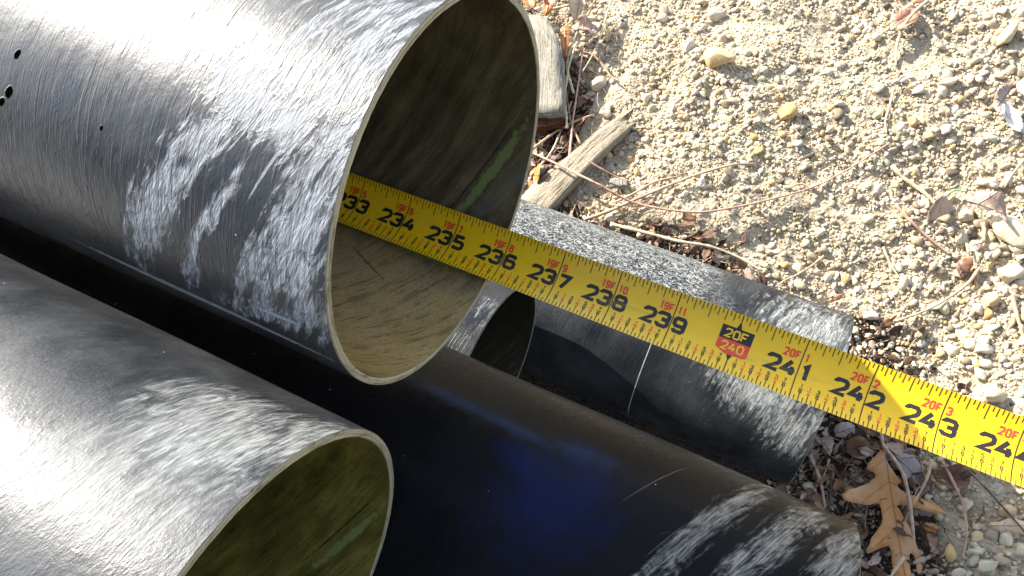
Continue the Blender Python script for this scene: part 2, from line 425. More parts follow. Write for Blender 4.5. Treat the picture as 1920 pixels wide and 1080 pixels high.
make_pipe("scuffed black pipe at upper left with the yellow tape running out of its mouth", (0, 0, H0), (1, 0, 0), 2.7815, 0.105, 236, m1, i1, edge_a, wob=0.03)
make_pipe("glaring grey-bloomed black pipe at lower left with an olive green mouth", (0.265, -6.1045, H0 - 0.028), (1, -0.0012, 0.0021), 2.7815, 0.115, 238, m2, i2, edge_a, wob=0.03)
make_pipe("shaded black pipe with painted-in blue reflection, its scraped end beside the oak leaf", (6.97, -4.46, H0 - 5.40), (1, -0.00715, -0.00556), 2.7815, 0.12, 232, m3, i5, edge_dark, wob=0.03)
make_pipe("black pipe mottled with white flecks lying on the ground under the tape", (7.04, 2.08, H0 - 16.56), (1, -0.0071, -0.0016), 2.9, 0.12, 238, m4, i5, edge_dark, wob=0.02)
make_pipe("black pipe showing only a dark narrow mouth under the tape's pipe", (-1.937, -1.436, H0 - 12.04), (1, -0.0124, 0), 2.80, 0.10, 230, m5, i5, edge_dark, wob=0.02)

# ------------------------------------------------------------------ tape measure
def mat_tape(name, col, rough=0.30, coat=0.3):
    n = N(name)
    o = n.obj()
    g = n.noise(o, 900.0, 3, 0.6)
    w_ = n.noise(o, 60.0, 3, 0.6)
    c = n.mix(n.math('MULTIPLY', n.ss(w_, 0.4, 0.75), 0.25), col, tuple(x * 0.82 for x in col))
    c = n.mix(n.math('MULTIPLY', n.ss(g, 0.62, 0.75), 0.3), c, tuple(x * 0.6 for x in col))
    sm_ = n.noise(n.vec(n.math('MULTIPLY', n.sep(o)[0], 25.0), n.math('MULTIPLY', n.sep(o)[1], 160.0), 0), 1.0, 4, .65)
    c = n.mix(n.math('MULTIPLY', n.ss(sm_, .55, .72), .30), c, (.30, .22, .08))
    return n.fin(c, n.lin(sm_, 0.3, 0.7, rough - .08, rough + .14), n.bump(g, 0.00002, 0.5), 0.5)
YEL = mat_tape("tape_yellow_enamel", (0.82, 0.49, 0.008), 0.30)
BLK = mat_tape("tape_black_ink", (0.016, 0.014, 0.012), 0.5)
RED = mat_tape("tape_red_ink", (0.72, 0.055, 0.02), 0.42)

GL = {  # stroke font, unit box, y up
 '0': [[(.2, 0), (.8, 0), (1, .16), (1, .84), (.8, 1), (.2, 1), (0, .84), (0, .16), (.2, 0)]],
 '1': [[(.15, .82), (.55, 1), (.55, 0)]],
 '2': [[(0, .78), (0, .86), (.18, 1), (.82, 1), (1, .86), (1, .62), (.85, .48), (0, .0), (1, 0)]],
 '3': [[(0, .80), (0, .86), (.18, 1), (.82, 1), (1, .86), (1, .62), (.84, .52), (.35, .52)], [(.84, .52), (1, .4), (1, .14), (.82, 0), (.18, 0), (0, .14), (0, .22)]],
 '4': [[(.62, 1), (0, .30), (1.05, .30)], [(.76, .62), (.76, 0)]],
 '5': [[(.95, 1), (.08, 1), (.03, .56), (.82, .56), (1, .44), (1, .14), (.82, 0), (.16, 0), (0, .14)]],
 '6': [[(.98, .84), (.82, 1), (.2, 1), (0, .84), (0, .14), (.18, 0), (.82, 0), (1, .14), (1, .44), (.82, .57), (.0, .57)]],
 '7': [[(0, 1), (1, 1), (.38, 0)]],
 '8': [[(.2, .53), (.03, .65), (.03, .86), (.2, 1), (.8, 1), (.97, .86), (.97, .65), (.8, .53), (.2, .53), (0, .40), (0, .14), (.18, 0), (.82, 0), (1, .14), (1, .40), (.8, .53)]],
 '9': [[(.02, .16), (.18, 0), (.8, 0), (1, .16), (1, .86), (.82, 1), (.18, 1), (0, .86), (0, .56), (.18, .43), (1, .43)]],
 'F': [[(0, 0), (0, 1), (1, 1)], [(0, .5), (.8, .5)]],
}
prints = bmesh.new()     # flat layout: x = inches along tape, y = inches across from the top edge (down)
def poly(pts, m, layer=0):
    vs = [prints.verts.new((x, y, layer)) for x, y in pts]
    try:
        f = prints.faces.new(vs); f.material_index = m
    except ValueError: pass
def stroke(pts, wd, m, layer):
    closed = pts[0] == pts[-1]
    P = [np.array(p, float) for p in (pts[:-1] if closed else pts)]
    n_ = len(P); L, Rr = [], []
    for i in range(n_):
        a = P[i - 1] if (i > 0 or closed) else None
        c = P[(i + 1) % n_] if (i < n_ - 1 or closed) else None
        b = P[i]
        d1 = (b - a) / np.linalg.norm(b - a) if a is not None else None
        d2 = (c - b) / np.linalg.norm(c - b) if c is not None else None
        if d1 is None: d1 = d2
        if d2 is None: d2 = d1
        n1 = np.array([-d1[1], d1[0]]); n2 = np.array([-d2[1], d2[0]])
        mm = n1 + n2; l = np.linalg.norm(mm)
        mm = n1 if l < 1e-6 else mm / l
        k = 1 / max(0.45, mm @ n1)
        L.append(b + mm * k * wd / 2); Rr.append(b - mm * k * wd / 2)
    rngi = range(n_ if closed else n_ - 1)
    for i in rngi:
        j = (i + 1) % n_
        poly([L[i], L[j], Rr[j], Rr[i]], m, layer)
def text(s, x, y, w_, h, sw, m, gap=.3, layer=1, anchor='l', slant=0.0):
    """baseline-left at (x, y); y grows downwards on the tape"""
    adv = [w_ * (0.62 if c == '1' else 1.0) + sw + gap * sw for c in s]
    tot = sum(adv) - gap * sw
    if anchor == 'r': x -= tot
    if anchor == 'c': x -= tot / 2
    for c, a in zip(s, adv):
        ww = w_ * (0.62 if c == '1' else 1.0)
        for st in GL[c]:
            pts = [(x + sw / 2 + px * (w_ if c != '1' else w_) * (1 if c != '1' else .8) + py * slant * h, y - sw / 2 - py * (h - sw)) for px, py in st]
            stroke(pts, sw, m, layer)
        x += a
TW = 0.94
def tick(x, y0, y1, m=1, wd=.0135):
    poly([(x - wd / 2, y0), (x + wd / 2, y0), (x + wd / 2, y1), (x - wd / 2, y1)], m, 1)
N0, N1 = 229, 254
for k in range(N0, N1):
    X = k - 236
    for s16 in range(1, 16):
        xx = X + s16 / 16
        l = .205 if s16 == 8 else (.165 if s16 % 4 == 0 else (.125 if s16 % 2 == 0 else .075))
        tick(xx, 0.004, l)
        lb = .125 if s16 % 2 == 0 else .07
        tick(xx, TW - 0.004 - lb, TW - 0.004)
    for q, (a, b) in enumerate([('1', '8'), ('1', '4'), ('3', '8'), ('1', '2'), ('5', '8'), ('3', '4'), ('7', '8')]):
        xc = X + (q + 1) / 8
        m = 2 if b in '42' else 1
        yc = 0.742
        text(a, xc, yc - .012, .034, .062, .0125, m, anchor='c')
        poly([(xc - .036, yc - .004), (xc + .036, yc - .004), (xc + .036, yc + .005), (xc - .036, yc + .005)], m, 1)
        text(b, xc, yc + .073, .036, .060, .0125, m, anchor='c')
    foot, inch = divmod(k, 12)
    if inch == 0:
        # boxed foot mark: black plate over red plate, with pointers
        x0, x1 = X - .25, X + .25
        poly([(X - .009, 0.004), (X + .009, 0.004), (X + .009, .10), (X - .009, .10)], 1, 1)
        poly([(X - .001, .10), (X + .001, .10), (X + .04, .215), (X - .04, .215)], 1, 1)
        poly([(x0, .215), (x1, .215), (x1, .42), (x0, .42)], 1, 1)
        poly([(x0, .42), (x1, .42), (x1, .62), (X + .19, .645), (X - .10, .645), (x0, .58)], 2, 1)
        poly([(X - .045, .648), (X + .045, .648), (X + .004, .745), (X - .004, .745)], 1, 1)
        poly([(X - .009, .745), (X + .009, .745), (X + .009, TW - .004), (X - .009, TW - .004)], 1, 1)
        text('%dF' % foot, X + .0, .395, .085, .145, .026, 0, anchor='c', layer=2, gap=.5)
        text('%d' % k, X + .0, .595, .085, .145, .026, 0, anchor='c', layer=2, gap=.5)
    else:
        tick(X, 0.004, TW - 0.004, 1, .0165)
        text('%dF' % foot, X - .028, .335, .052, .130, .028, 2, anchor='r', gap=.3)
        text('%d' % inch, X + .034, .335, .052, .130, .028, 2, anchor='l', gap=.4)
        s = str(k)
        text(s[:2], X - .018, .632, .164, .276, .063, 1, anchor='r', gap=.16)
        text(s[2:], X + .020, .632, .164, .276, .063, 1, anchor='l')
# the blade itself
for i in range((N1 - N0) * 2):
    x0 = N0 - 236 + i / 2
    poly([(x0, 0), (x0 + .5, 0), (x0 + .5, TW), (x0, TW)], 0, 0)
for yy in np.linspace(0, TW, 17)[1:-1]:
    g = prints.verts[:] + prints.edges[:] + prints.faces[:]
    bmesh.ops.bisect_plane(prints, geom=g, plane_co=(0, yy, 0), plane_no=(0, 1, 0), dist=1e-6)
for v in prints.verts:
    x, y, lay = v.co
    s_ = 2 * y / TW - 1                       # -1 top edge .. 1 bottom edge
    sag = 0.135 * (s_ * s_) - 0.135
    lift = 0.0035 * lay
    # the free end droops/rises a touch where it is held beyond the frame
    fx = max(0.0, x - 0.5)
    zc = H0 - 2.625
    tw = .05 * math.sin(x * .42 + .6) * min(1, fx / 3)            # the blade rolls a hair along its span
    yy_ = -s_ * .465; zz_ = sag + lift + .0675
    v.co = Vector((x + .13, yy_ * math.cos(tw) - zz_ * math.sin(tw) - .02 - 0.002 * fx, zc + .0675 + yy_ * math.sin(tw) + zz_ * math.cos(tw) + .012 * math.sin(x * .8) * min(1, fx / 3))) * IN
# underside of the steel blade
und = bmesh.new()
prints.normal_update()
for f in prints.faces:
    if f.normal.z < 0: f.normal_flip()
me = bpy.data.meshes.new("tape_measure")
prints.to_mesh(me); prints.free(); und.free()
for m in (YEL, BLK, RED): me.materials.append(m)
tape = bpy.data.objects.new("tape_measure", me); COL.objects.link(tape)
tag(tape, "yellow steel tape blade with black and red inch numbers stretched out of the pipe mouth", "tape measure")
me.shade_smooth()

# ------------------------------------------------------------------ ground
def vnoise(X, Y, cell, seed):
    r = np.random.default_rng(seed)
    T = r.random((256, 256))
    x = X / cell; y = Y / cell
    xi = np.floor(x).astype(int); yi = np.floor(y).astype(int)
    fx = x - xi; fy = y - yi
    fx = fx * fx * (3 - 2 * fx); fy = fy * fy * (3 - 2 * fy)
    g = lambda a, b: T[a % 256, b % 256]
    return (g(xi, yi) * (1 - fx) + g(xi + 1, yi) * fx) * (1 - fy) + (g(xi, yi + 1) * (1 - fx) + g(xi + 1, yi + 1) * fx) * fy - .5
def gh(X, Y):
    X = np.asarray(X, float); Y = np.asarray(Y, float)
    h = 1.0 * vnoise(X, Y, 9.0, 1) + .55 * vnoise(X, Y, 3.6, 2) + .30 * vnoise(X, Y, 1.3, 3) + .17 * vnoise(X, Y, .5, 4) + .09 * vnoise(X, Y, .24, 5)
    near = np.exp(-((Y - 2.1) / 4.2) ** 2) * (X < 11) * 1.0
    return h * (1 - .45 * near) - 0.10 - .35 * near
def soil_mask(X, Y):
    """dark litter-filled soil next to the pipes"""
    X = np.asarray(X, float); Y = np.asarray(Y, float)
    d = (Y - (6.9 + .16 * (X + 3) * (X < -3) * -1.0))
    a = 1 / (1 + np.exp((Y - (6.5 - .6 * (X > 3) + 1.3 * vnoise(X, Y, 2.0, 8))) * 2.2))
    # right of the pipe end gravel begins again
    b = 1 / (1 + np.exp((X - (12.2 + 2.0 * vnoise(X, Y, 2.4, 9) - .35 * (Y - 1))) * 1.4))
    left = 1 / (1 + np.exp((Y - (11.2 + (-X - 4.5) * .75 + 1.0 * vnoise(X, Y, 1.7, 10))) * 2.0)) * (X < -5.0)
    return np.clip(np.maximum(a * b, left), 0, 1)
def axis(lo, hi, st, far):
    c = list(np.arange(lo, hi + 1e-6, st))
    s = st; p = hi; q = lo; A, B = [], []
    while p < far:
        s *= 1.22; p += s; q -= s; A.append(p); B.append(q)
    return np.array(B[::-1] + c + A)
gx = axis(-20, 24, .085, 3500); gy = axis(-8, 30, .085, 3500)
GX, GY = np.meshgrid(gx, gy, indexing='ij')
far_f = np.clip((np.abs(GX) + np.abs(GY) - 60) / 400, 0, 1)
GZ = gh(GX, GY) * (1 - far_f)
idx = np.arange(GX.size).reshape(GX.shape)
fc = np.stack([idx[:-1, :-1], idx[1:, :-1], idx[1:, 1:], idx[:-1, 1:]], -1).reshape(-1, 4)
n = N("sandy_gravel_ground")
P_ = n.obj()
a1 = n.noise(P_, 70.0, 4, 0.6); a2 = n.noise(P_, 420.0, 5, 0.7); a3 = n.noise(P_, 1500.0, 3, 0.6); a4 = n.noise(P_, 12.0, 3, 0.5)
sand = n.ramp(n.math('ADD', n.math('MULTIPLY', a2, .6), n.math('MULTIPLY', a1, .4)), [(.3, (.25, .195, .125)), (.5, (.45, .375, .26)), (.68, (.61, .535, .40))])
soilc = n.ramp(a2, [(.3, (.018, .011, .008)), (.55, (.06, .040, .028)), (.75, (.15, .11, .08))])
sm = n.ss(n.math('ADD', n.attr("soil"), n.math('MULTIPLY', n.math('SUBTRACT', a1, .5), .7)), .3, .7)
vg = n.voro(P_, 260.0)
gcol = n.mix(sm, sand, soilc)
hh = n.math('ADD', n.math('ADD', n.math('MULTIPLY', a2, 1.0), n.math('MULTIPLY', a3, .35)), n.math('MULTIPLY', n.ss(vg, .6, .1), .8))
ground_m = n.fin(gcol, .92, n.bump(hh, .0016, 1.0), .2)
go = mesh_np("ground", np.stack([GX, GY, GZ], -1).reshape(-1, 3), fc, ground_m)
def add_attr(o, name, vals):
    a = o.data.attributes.new(name, 'FLOAT', 'POINT'); a.data.foreach_set("value", np.asarray(vals, np.float32).ravel())
add_attr(go, "soil", soil_mask(GX, GY))
tag(go, None, None, None, "structure")

# ---- pebbles
def stone_mat(name):
    n = N(name)
    t = n.attr("tint"); P = n.obj()
    c = n.ramp(t, [(0.0, (.10, .075, .055)), (.14, (.33, .265, .18)), (.4, (.50, .42, .295)), (.66, (.60, .525, .39)), (.84, (.50, .33, .13)), (.93, (.60, .53, .42)), (1.0, (.68, .65, .58))])
    a = n.noise(P, 300.0, 4, .65); b = n.noise(P, 1300.0, 3, .7)
    c = n.mix(n.math('MULTIPLY', n.ss(a, .5, .75), .35), c, (.30, .24, .16))
    c = n.mix(n.math('MULTIPLY', n.ss(b, .58, .72), .35), c, (.20, .16, .12))
    return n.fin(c, .85, n.bump(n.math('ADD', a, n.math('MULTIPLY', b, .5)), .0007, 1.0), .25)
STONE = stone_mat("limestone_pebble")
def ico(sub):
    b = bmesh.new(); bmesh.ops.create_icosphere(b, subdivisions=sub, radius=1.0)
    b.verts.ensure_lookup_table()
    v = np.array([x.co for x in b.verts]); f = np.array([[q.index for q in p.verts] for p in b.faces]); b.free()
    return v, f
_ph = (1 + 5 ** .5) / 2
_iv = np.array([(-1, _ph, 0), (1, _ph, 0), (-1, -_ph, 0), (1, -_ph, 0), (0, -1, _ph), (0, 1, _ph), (0, -1, -_ph), (0, 1, -_ph), (_ph, 0, -1), (_ph, 0, 1), (-_ph, 0, -1), (-_ph, 0, 1)], float) / math.hypot(1, _ph)
_if = np.array([(0, 11, 5), (0, 5, 1), (0, 1, 7), (0, 7, 10), (0, 10, 11), (1, 5, 9), (5, 11, 4), (11, 10, 2), (10, 7, 6), (7, 1, 8), (3, 9, 4), (3, 4, 2), (3, 2, 6), (3, 6, 8), (3, 8, 9), (4, 9, 5), (2, 4, 11), (6, 2, 10), (8, 6, 7), (9, 8, 1)])
ICO = {1: ico(1), 2: ico(2), 3: ico(3), 0: (_iv, _if)}
def rotm(r):
    q = r.normal(size=4); q /= np.linalg.norm(q); a, b, c, d = q
    return np.array([[1 - 2 * (c * c + d * d), 2 * (b * c - a * d), 2 * (b * d + a * c)], [2 * (b * c + a * d), 1 - 2 * (b * b + d * d), 2 * (c * d - a * b)], [2 * (b * d - a * c), 2 * (c * d + a * b), 1 - 2 * (b * b + c * c)]])
def angular(v, r, nplanes=9, amp=.30):
    """knock flat facets off a ball"""
    v = v.copy()
    for _ in range(nplanes):
        p = r.normal(size=3); p /= np.linalg.norm(p)
        h = 1 - amp * r.random() - .08
        d = v @ p
        v = v - np.outer(np.clip(d - h, 0, None) * .93, p)
    return v
def bumpy(v, r, amp=.12, freq=1.6):
    k = r.normal(size=(6, 3)) * freq; ph = r.random(6) * 6.28
    s = sum(np.sin(v @ k[i] + ph[i]) for i in range(6)) / 6
    return v * (1 + amp * s[:, None] * 1.6)
def batch(name, spec):
    """spec: list of (sub, centre arrays...) -> merged arrays"""
    V, F, T = [], [], []; off = 0
    for (v0, f0), (px, py, pz, rad, tint) in spec:
        protos = [angular(bumpy(v0, rng, .30), rng, 9, .5) for _ in range(40)]
        m = len(px)
        pid = rng.integers(0, 40, m)
        P = np.array(protos)[pid]
        sc = np.stack([rng.uniform(.75, 1.35, m), rng.uniform(.7, 1.1, m), rng.uniform(.5, .9, m)], -1)
        P = P * sc[:, None, :]
        RM = np.array([rotm(rng) for _ in range(256)])[rng.integers(0, 256, m)]
        tl = rng.normal(size=m) * 1.0
        P = np.einsum('nij,nkj->nki', RM, P) * rad[:, None, None]
        P[..., 2] *= .8
        P += np.stack([px, py, pz], -1)[:, None, :]
        V.append(P.reshape(-1, 3))
        F.append((f0[None] + (np.arange(m) * len(v0))[:, None, None] + off).reshape(-1, 3))
        T.append(np.repeat(tint, len(v0))); off += m * len(v0)
    o = mesh_np(name, np.concatenate(V), np.concatenate(F), STONE)
    add_attr(o, "tint", np.concatenate(T))
    return o
def scatter(nn, rmed, rsig, rmin, rmax, area):
    x = rng.uniform(area[0], area[1], nn); y = rng.uniform(area[2], area[3], nn)
    q = (np.stack([x, y, np.zeros(nn)], -1) - CAM) @ M          # only the stretch of bank around the view, with a wide margin
    qx, qy = q[:, 0] / q[:, 2] * F_PX + 960, q[:, 1] / q[:, 2] * F_PX + 540
    k_ = (qx > 650) & (qx < 2250) & (qy > -300) & (qy < 1400)
    x, y = x[k_], y[k_]; nn = len(x)
    sm = soil_mask(x, y)
    # coarser stones towards the right of the slope, finer dirt to the left
    clump = vnoise(x, y, 2.4, 21) + .6 * vnoise(x, y, .9, 22)
    keep = rng.random(nn) < np.clip((.78 + 1.8 * clump), .14, 1) * (1 - .62 * sm)
    under = (y > -7) & (y < 4.4) & (x < 6.8)
    keep &= ~under
    x, y, sm = x[keep], y[keep], sm[keep]
    coarse = 1 + .35 * np.clip((x - 6) / 8, 0, 1)
    rad = np.clip(np.exp(rng.normal(np.log(rmed), rsig, len(x))) * coarse, rmin, rmax)
    z = gh(x, y) + rad * rng.uniform(-.2, .5, len(x))
    t = rng.beta(2.2, 2.0, len(x)); t = np.where(rng.random(len(x)) < .10, rng.uniform(0, .14, len(x)), t)
    return x, y, z, rad, t
AREA = (-17, 22, -7, 27)
g1 = scatter(120000, .046, .30, .026, .10, AREA)
g2 = scatter(40000, .098, .28, .055, .19, AREA)
g3 = scatter(6500, .165, .24, .11, .30, AREA)
gravel = batch("gravel", [(ICO[0], g1), (ICO[1], g2), (ICO[2], g3)])
tag(gravel, "pale tan limestone gravel covering the bank", "gravel", None, "stuff")

# ---- the bigger stones, each one its own thing
def stone(px, py, rpx, label, tint=.5, asp=(1, 1, .75), rot=0.0, seed=0, name="stone", cat="stone", lift=.35, flat=.3):
    r = np.random.default_rng(seed + int(px * 7 + py))
    z = .2
    for _ in range(3):
        p = at(px, py, z); rad = rpx * (CAM[2] - z) / F_PX / abs(pray(px, py)[2]) ; z = float(gh(p[0], p[1])) + rad * lift
    rad *= .88 if px < 1800 else .76
    v = angular(bumpy(ICO[3][0], r, .16), r, 16, flat + .16)
    fb = np.array([mnoise.fractal(Vector(q * 2.3) + Vector((seed, px, py)), .8, 2.2, 4) for q in v]); v = v * (1 + .13 * fb[:, None])
    tint = min(tint, .95) * .97
    v = v + v * (0.02 * np.sin(v[:, :1] * 17 + 3) * np.sin(v[:, 1:2] * 15) + .02 * np.sin(v[:, 2:3] * 23))
    v = v * np.array(asp)
    c, s = math.cos(rot), math.sin(rot)
    v = v @ np.array([[c, -s, 0], [s, c, 0], [0, 0, 1]]).T * rad
    o = mesh_np(name, v, ICO[3][1], STONE)
    o.location = Vector((p[0], p[1], z)) * IN
    add_attr(o, "tint", np.full(len(v), tint))
    tag(o, label, cat, "larger stones lying on the gravel")
    return o
# image-right direction on the ground is about +X+0.45Y
A0 = math.atan2(.40, .89)
stone(1343, 106, 34, "largest ochre stone, tan and angular, near the top of the gravel bank", .80, (1, .85, .8), .3, lift=.5)
stone(1345, 28, 21, "lumpy white stone by the top edge above the ochre stone", .97, (1.25, .8, .8), .5)
stone(1290, 88, 18, "white pitted stone just left of the largest ochre stone", .95, (.8, 1.1, .8), .2)
stone(1120, 160, 19, "tan pebble leaning beside the straws right of the wood block", .62, (.8, 1.2, .9), -.4)
stone(1137, 214, 15, "rough white pebble above the upper end of the weathered stick", .96, (1, 1, .9), 0)
stone(1475, 213, 23, "ochre stone in the middle of the gravel bank with smaller nub beside it", .86, (1.1, .9, .9), .8)
stone(1494, 238, 12, "pale grey stone touching the lower side of the ochre middle stone", .6, (1.2, .9, .7), .1)
stone(1420, 225, 12, "cream round pebble left of the ochre middle stone", .7, (1.1, .9, .8), .3)
stone(1645, 70, 11, "pale oval pebble left below the red brown leaf", .66, (1.2, .8, .8), .5)
stone(1647, 167, 13, "long cream pebble in the upper right gravel lying crosswise", .75, (1.4, .65, .7), .6)
stone(1722, 168, 13, "squarish white stone in the upper right casting a short shadow", .93, (1.2, .75, .8), 1.1)
stone(1780, 152, 15, "flat cream stone right of the squarish white stone", .72, (1.3, .7, .7), .7)
stone(1648, 213, 12, "yellowish flat chip below the long cream pebble", .8, (1.3, .8, .6), .9)
stone(1712, 228, 12, "orange tan pebble in the row of stones at upper right", .85, (1.1, .9, .8), .2)
stone(1772, 240, 12, "wedge shaped tan stone in the row at upper right", .64, (1.1, .9, .8), 1.4)
stone(1890, 62, 26, "long yellow-cream stone at the right edge near the top", .78, (1.6, .55, .6), 1.35)
stone(1901, 430, 38, "biggest pale boulder-like stone cut by the right edge", .93, (.9, 1.2, .7), .9)
stone(1850, 440, 20, "pale stone just left of the stone cut by the right edge", .9, (1.1, .9, .8), .9)
stone(1812, 405, 18, "white crumbly stone under the curled dead leaves", .92, (1.1, .9, .8), .2)
stone(1895, 515, 28, "lumpy white stone on the right edge below the big pale stone", .94, (1.1, .85, .8), .4)
stone(1842, 655, 20, "flat white stone right of the tape with sharp rim", .95, (1.3, .65, .6), A0)
stone(1838, 700, 16, "chalky white lump below the flat white stone", .97, (1.1, .9, .8), .1)
stone(1865, 738, 26, "big pale pink stone close above the tape at the right", .74, (1.15, .9, .8), .5)
stone(1808, 717, 10, "round whitish pebble touching the tape's upper edge", .9, (1, .9, .8), 0)
stone(1860, 565, 20, "cream broken stone left of the right edge between the twigs", .82, (1.1, .9, .8), .9)
stone(1835, 580, 14, "tan pebble pair's upper stone at the right", .7, (1.1, .9, .8), .2)
stone(1632, 592, 15, "tan rough pebble just past the corner of the flecked pipe", .62, (1.1, .85, .8), .2)
stone(1695, 150, 8, "small white triangular chip in the upper right gravel", .99, (1, .8, .7), .2)
stone(1253, 373, 10, "pale blue grey pebble above the crossing twigs", .99, (1.2, .8, .7), .5)
stone(1162, 399, 13, "cream knobbly pebble touching the thick crossing twig", .8, (.9, 1.1, .9), .2)
stone(1090, 385, 9, "small white pebble by the lower end of the weathered stick", .97, (.8, 1.2, .7), .2)
stone(1210, 262, 11, "brown pebble in the hollow beside the weathered stick", .45, (1, .9, .8), .4)
stone(1180, 300, 9, "ochre pebble half buried beside the weathered stick", .87, (1, .9, .8), .4)
for i, (x, y, r_, t_, lb) in enumerate([
    (1700, 945, 15, .55, "smooth tan pebble in the shade between oak leaf and right edge"),
    (1832, 1006, 14, .8, "yellowish rounded pebble in the lower right shade"),
    (1826, 1049, 13, .7, "oval pebble low in the shaded gravel near the bottom edge"),
    (1883, 1010, 18, .6, "large rounded shaded stone right of the yellowish pebbles"),
    (1808, 985, 14, .5, "rough shaded stone right of the orange leaf scrap"),
    (1890, 958, 16, .9, "pale shaded stone above the long tan leaf at the right"),
    (1850, 1060, 22, .6, "broad flat stone on the bottom edge at the right"),
    (1770, 1050, 12, .55, "shaded pebble beside the oak leaf's lowest lobe")]):
    stone(x, y, r_, lb, t_, (1.15, .85, .7), i * .7)

# ------------------------------------------------------------------ wood
def wood_mat(name, c1, c2, c3):
    n = N(name)
    uv = n.sep(n.uv()); u, v = uv[0], uv[1]
    g = n.noise(n.vec(n.math('MULTIPLY', u, .8), n.math('MULTIPLY', v, 11.0), 0), 1.0, 5, .65, .4)
    k = n.noise(n.vec(n.math('MULTIPLY', u, 2.5), n.math('MULTIPLY', v, 30.0), 4), 1.0, 4, .65)
    c = n.ramp(n.math('ADD', n.math('MULTIPLY', g, .65), n.math('MULTIPLY', k, .35)), [(.36, c3), (.46, c2), (.62, c1)])
    return n.fin(c, .85, n.bump(n.math('ADD', g, n.math('MULTIPLY', k, .8)), .0040, 1.0), .2)
WOOD = wood_mat("weathered_grey_wood", (.50, .44, .33), (.34, .28, .20), (.07, .05, .032))
WOODB = wood_mat("pale_cut_wood", (.47, .43, .35), (.36, .32, .25), (.13, .10, .07))
BARK = wood_mat("rusty_brown_bark", (.20, .075, .03), (.12, .045, .02), (.05, .02, .01))

def ribbon_log(name, pts, wid, thick, mat, label, cat, seed=1, ragged=.12, seg=28):
    """long splintered piece: swept rounded section with grooves, ragged ends"""
    r = np.random.default_rng(seed)
    P = np.array(pts, float); L = np.linalg.norm(np.diff(P, axis=0), axis=1); cum = np.r_[0, np.cumsum(L)]
    t = np.linspace(0, cum[-1], 60)
    C = np.stack([np.interp(t, cum, P[:, k]) for k in range(3)], -1)
    W = np.interp(t, cum, wid); TH = np.interp(t, cum, thick)
    T = np.gradient(C, axis=0); T /= np.linalg.norm(T, axis=1)[:, None]
    S = np.cross(T, [0, 0, 1]); S /= np.linalg.norm(S, axis=1)[:, None]; U = np.cross(S, T)
    a = np.linspace(0, 2 * np.pi, seg, endpoint=False)
    gro = r.normal(size=seg) * .085
    co = []
    endj = r.normal(size=seg) * ragged
    for i in range(len(t)):
        f = t[i] / cum[-1]
        j = gro * (1 + .8 * np.sin(t[i] * 1.1 + np.arange(seg))) + r.normal(size=seg) * .012
        rr = (1 + j)
        sx = np.sign(np.cos(a)) * np.abs(np.cos(a)) ** .75 * rr * W[i] / 2
        sz = np.sign(np.sin(a)) * np.abs(np.sin(a)) ** .85 * rr * TH[i] / 2
        sh = endj * (np.clip(f * 8 - 7, 0, 1) + np.clip(1 - f * 8, 0, 1)) * 2
        co.append(C[i] + np.outer(sx, S[i]) + np.outer(sz, U[i]) + np.outer(sh, T[i]))
    co = np.array(co); nA = len(t)
    idx = np.arange(nA * seg).reshape(nA, seg); nx = np.roll(idx, -1, axis=1)
    F = np.stack([idx[:-1], nx[:-1], nx[1:], idx[1:]], -1).reshape(-1, 4)
    V = co.reshape(-1, 3)
    c0, c1_ = len(V), len(V) + 1
    V = np.vstack([V, co[0].mean(0) - T[0] * .02, co[-1].mean(0) + T[-1] * .02])
    caps = [(idx[0][k], c0, c0, idx[0][(k + 1) % seg]) for k in range(seg)]
    me = bpy.data.meshes.new(name)
    faces = [tuple(int(q) for q in f) for f in F] + [(int(idx[0][k]), c0, int(idx[0][(k + 1) % seg])) for k in range(seg)] + [(int(idx[-1][k]), int(idx[-1][(k + 1) % seg]), c1_) for k in range(seg)]
    me.from_pydata([tuple(q * IN) for q in V], [], faces)
    me.materials.append(mat); me.shade_smooth()
    uvp = np.stack([np.repeat(t, seg), np.tile(np.arange(seg) * (wid[0] * 2.2 / seg), nA)], -1)
    set_uv(me, np.vstack([uvp, [0, 0], [cum[-1], 0]]))
    o = bpy.data.objects.new(name, me); COL.objects.link(o)
    tag(o, label, cat)
    return o
def G(px, py, dz=0.0):
    z = 0.0
    for _ in range(3):
        p = at(px, py, z); z = float(gh(p[0], p[1])) + dz
    return at(px, py, z)
ribbon_log("wood_stick", [G(985, 415, .35), G(1030, 365, .42), G(1085, 310, .42), G(1135, 262, .38), G(1183, 226, .25)],
           [1.4, 1.35, 1.15, 1.0, .75], [.65, .7, .7, .6, .45], WOOD, "grey weathered split stick with deep grain lying above the flecked pipe", "stick", 5, .22)

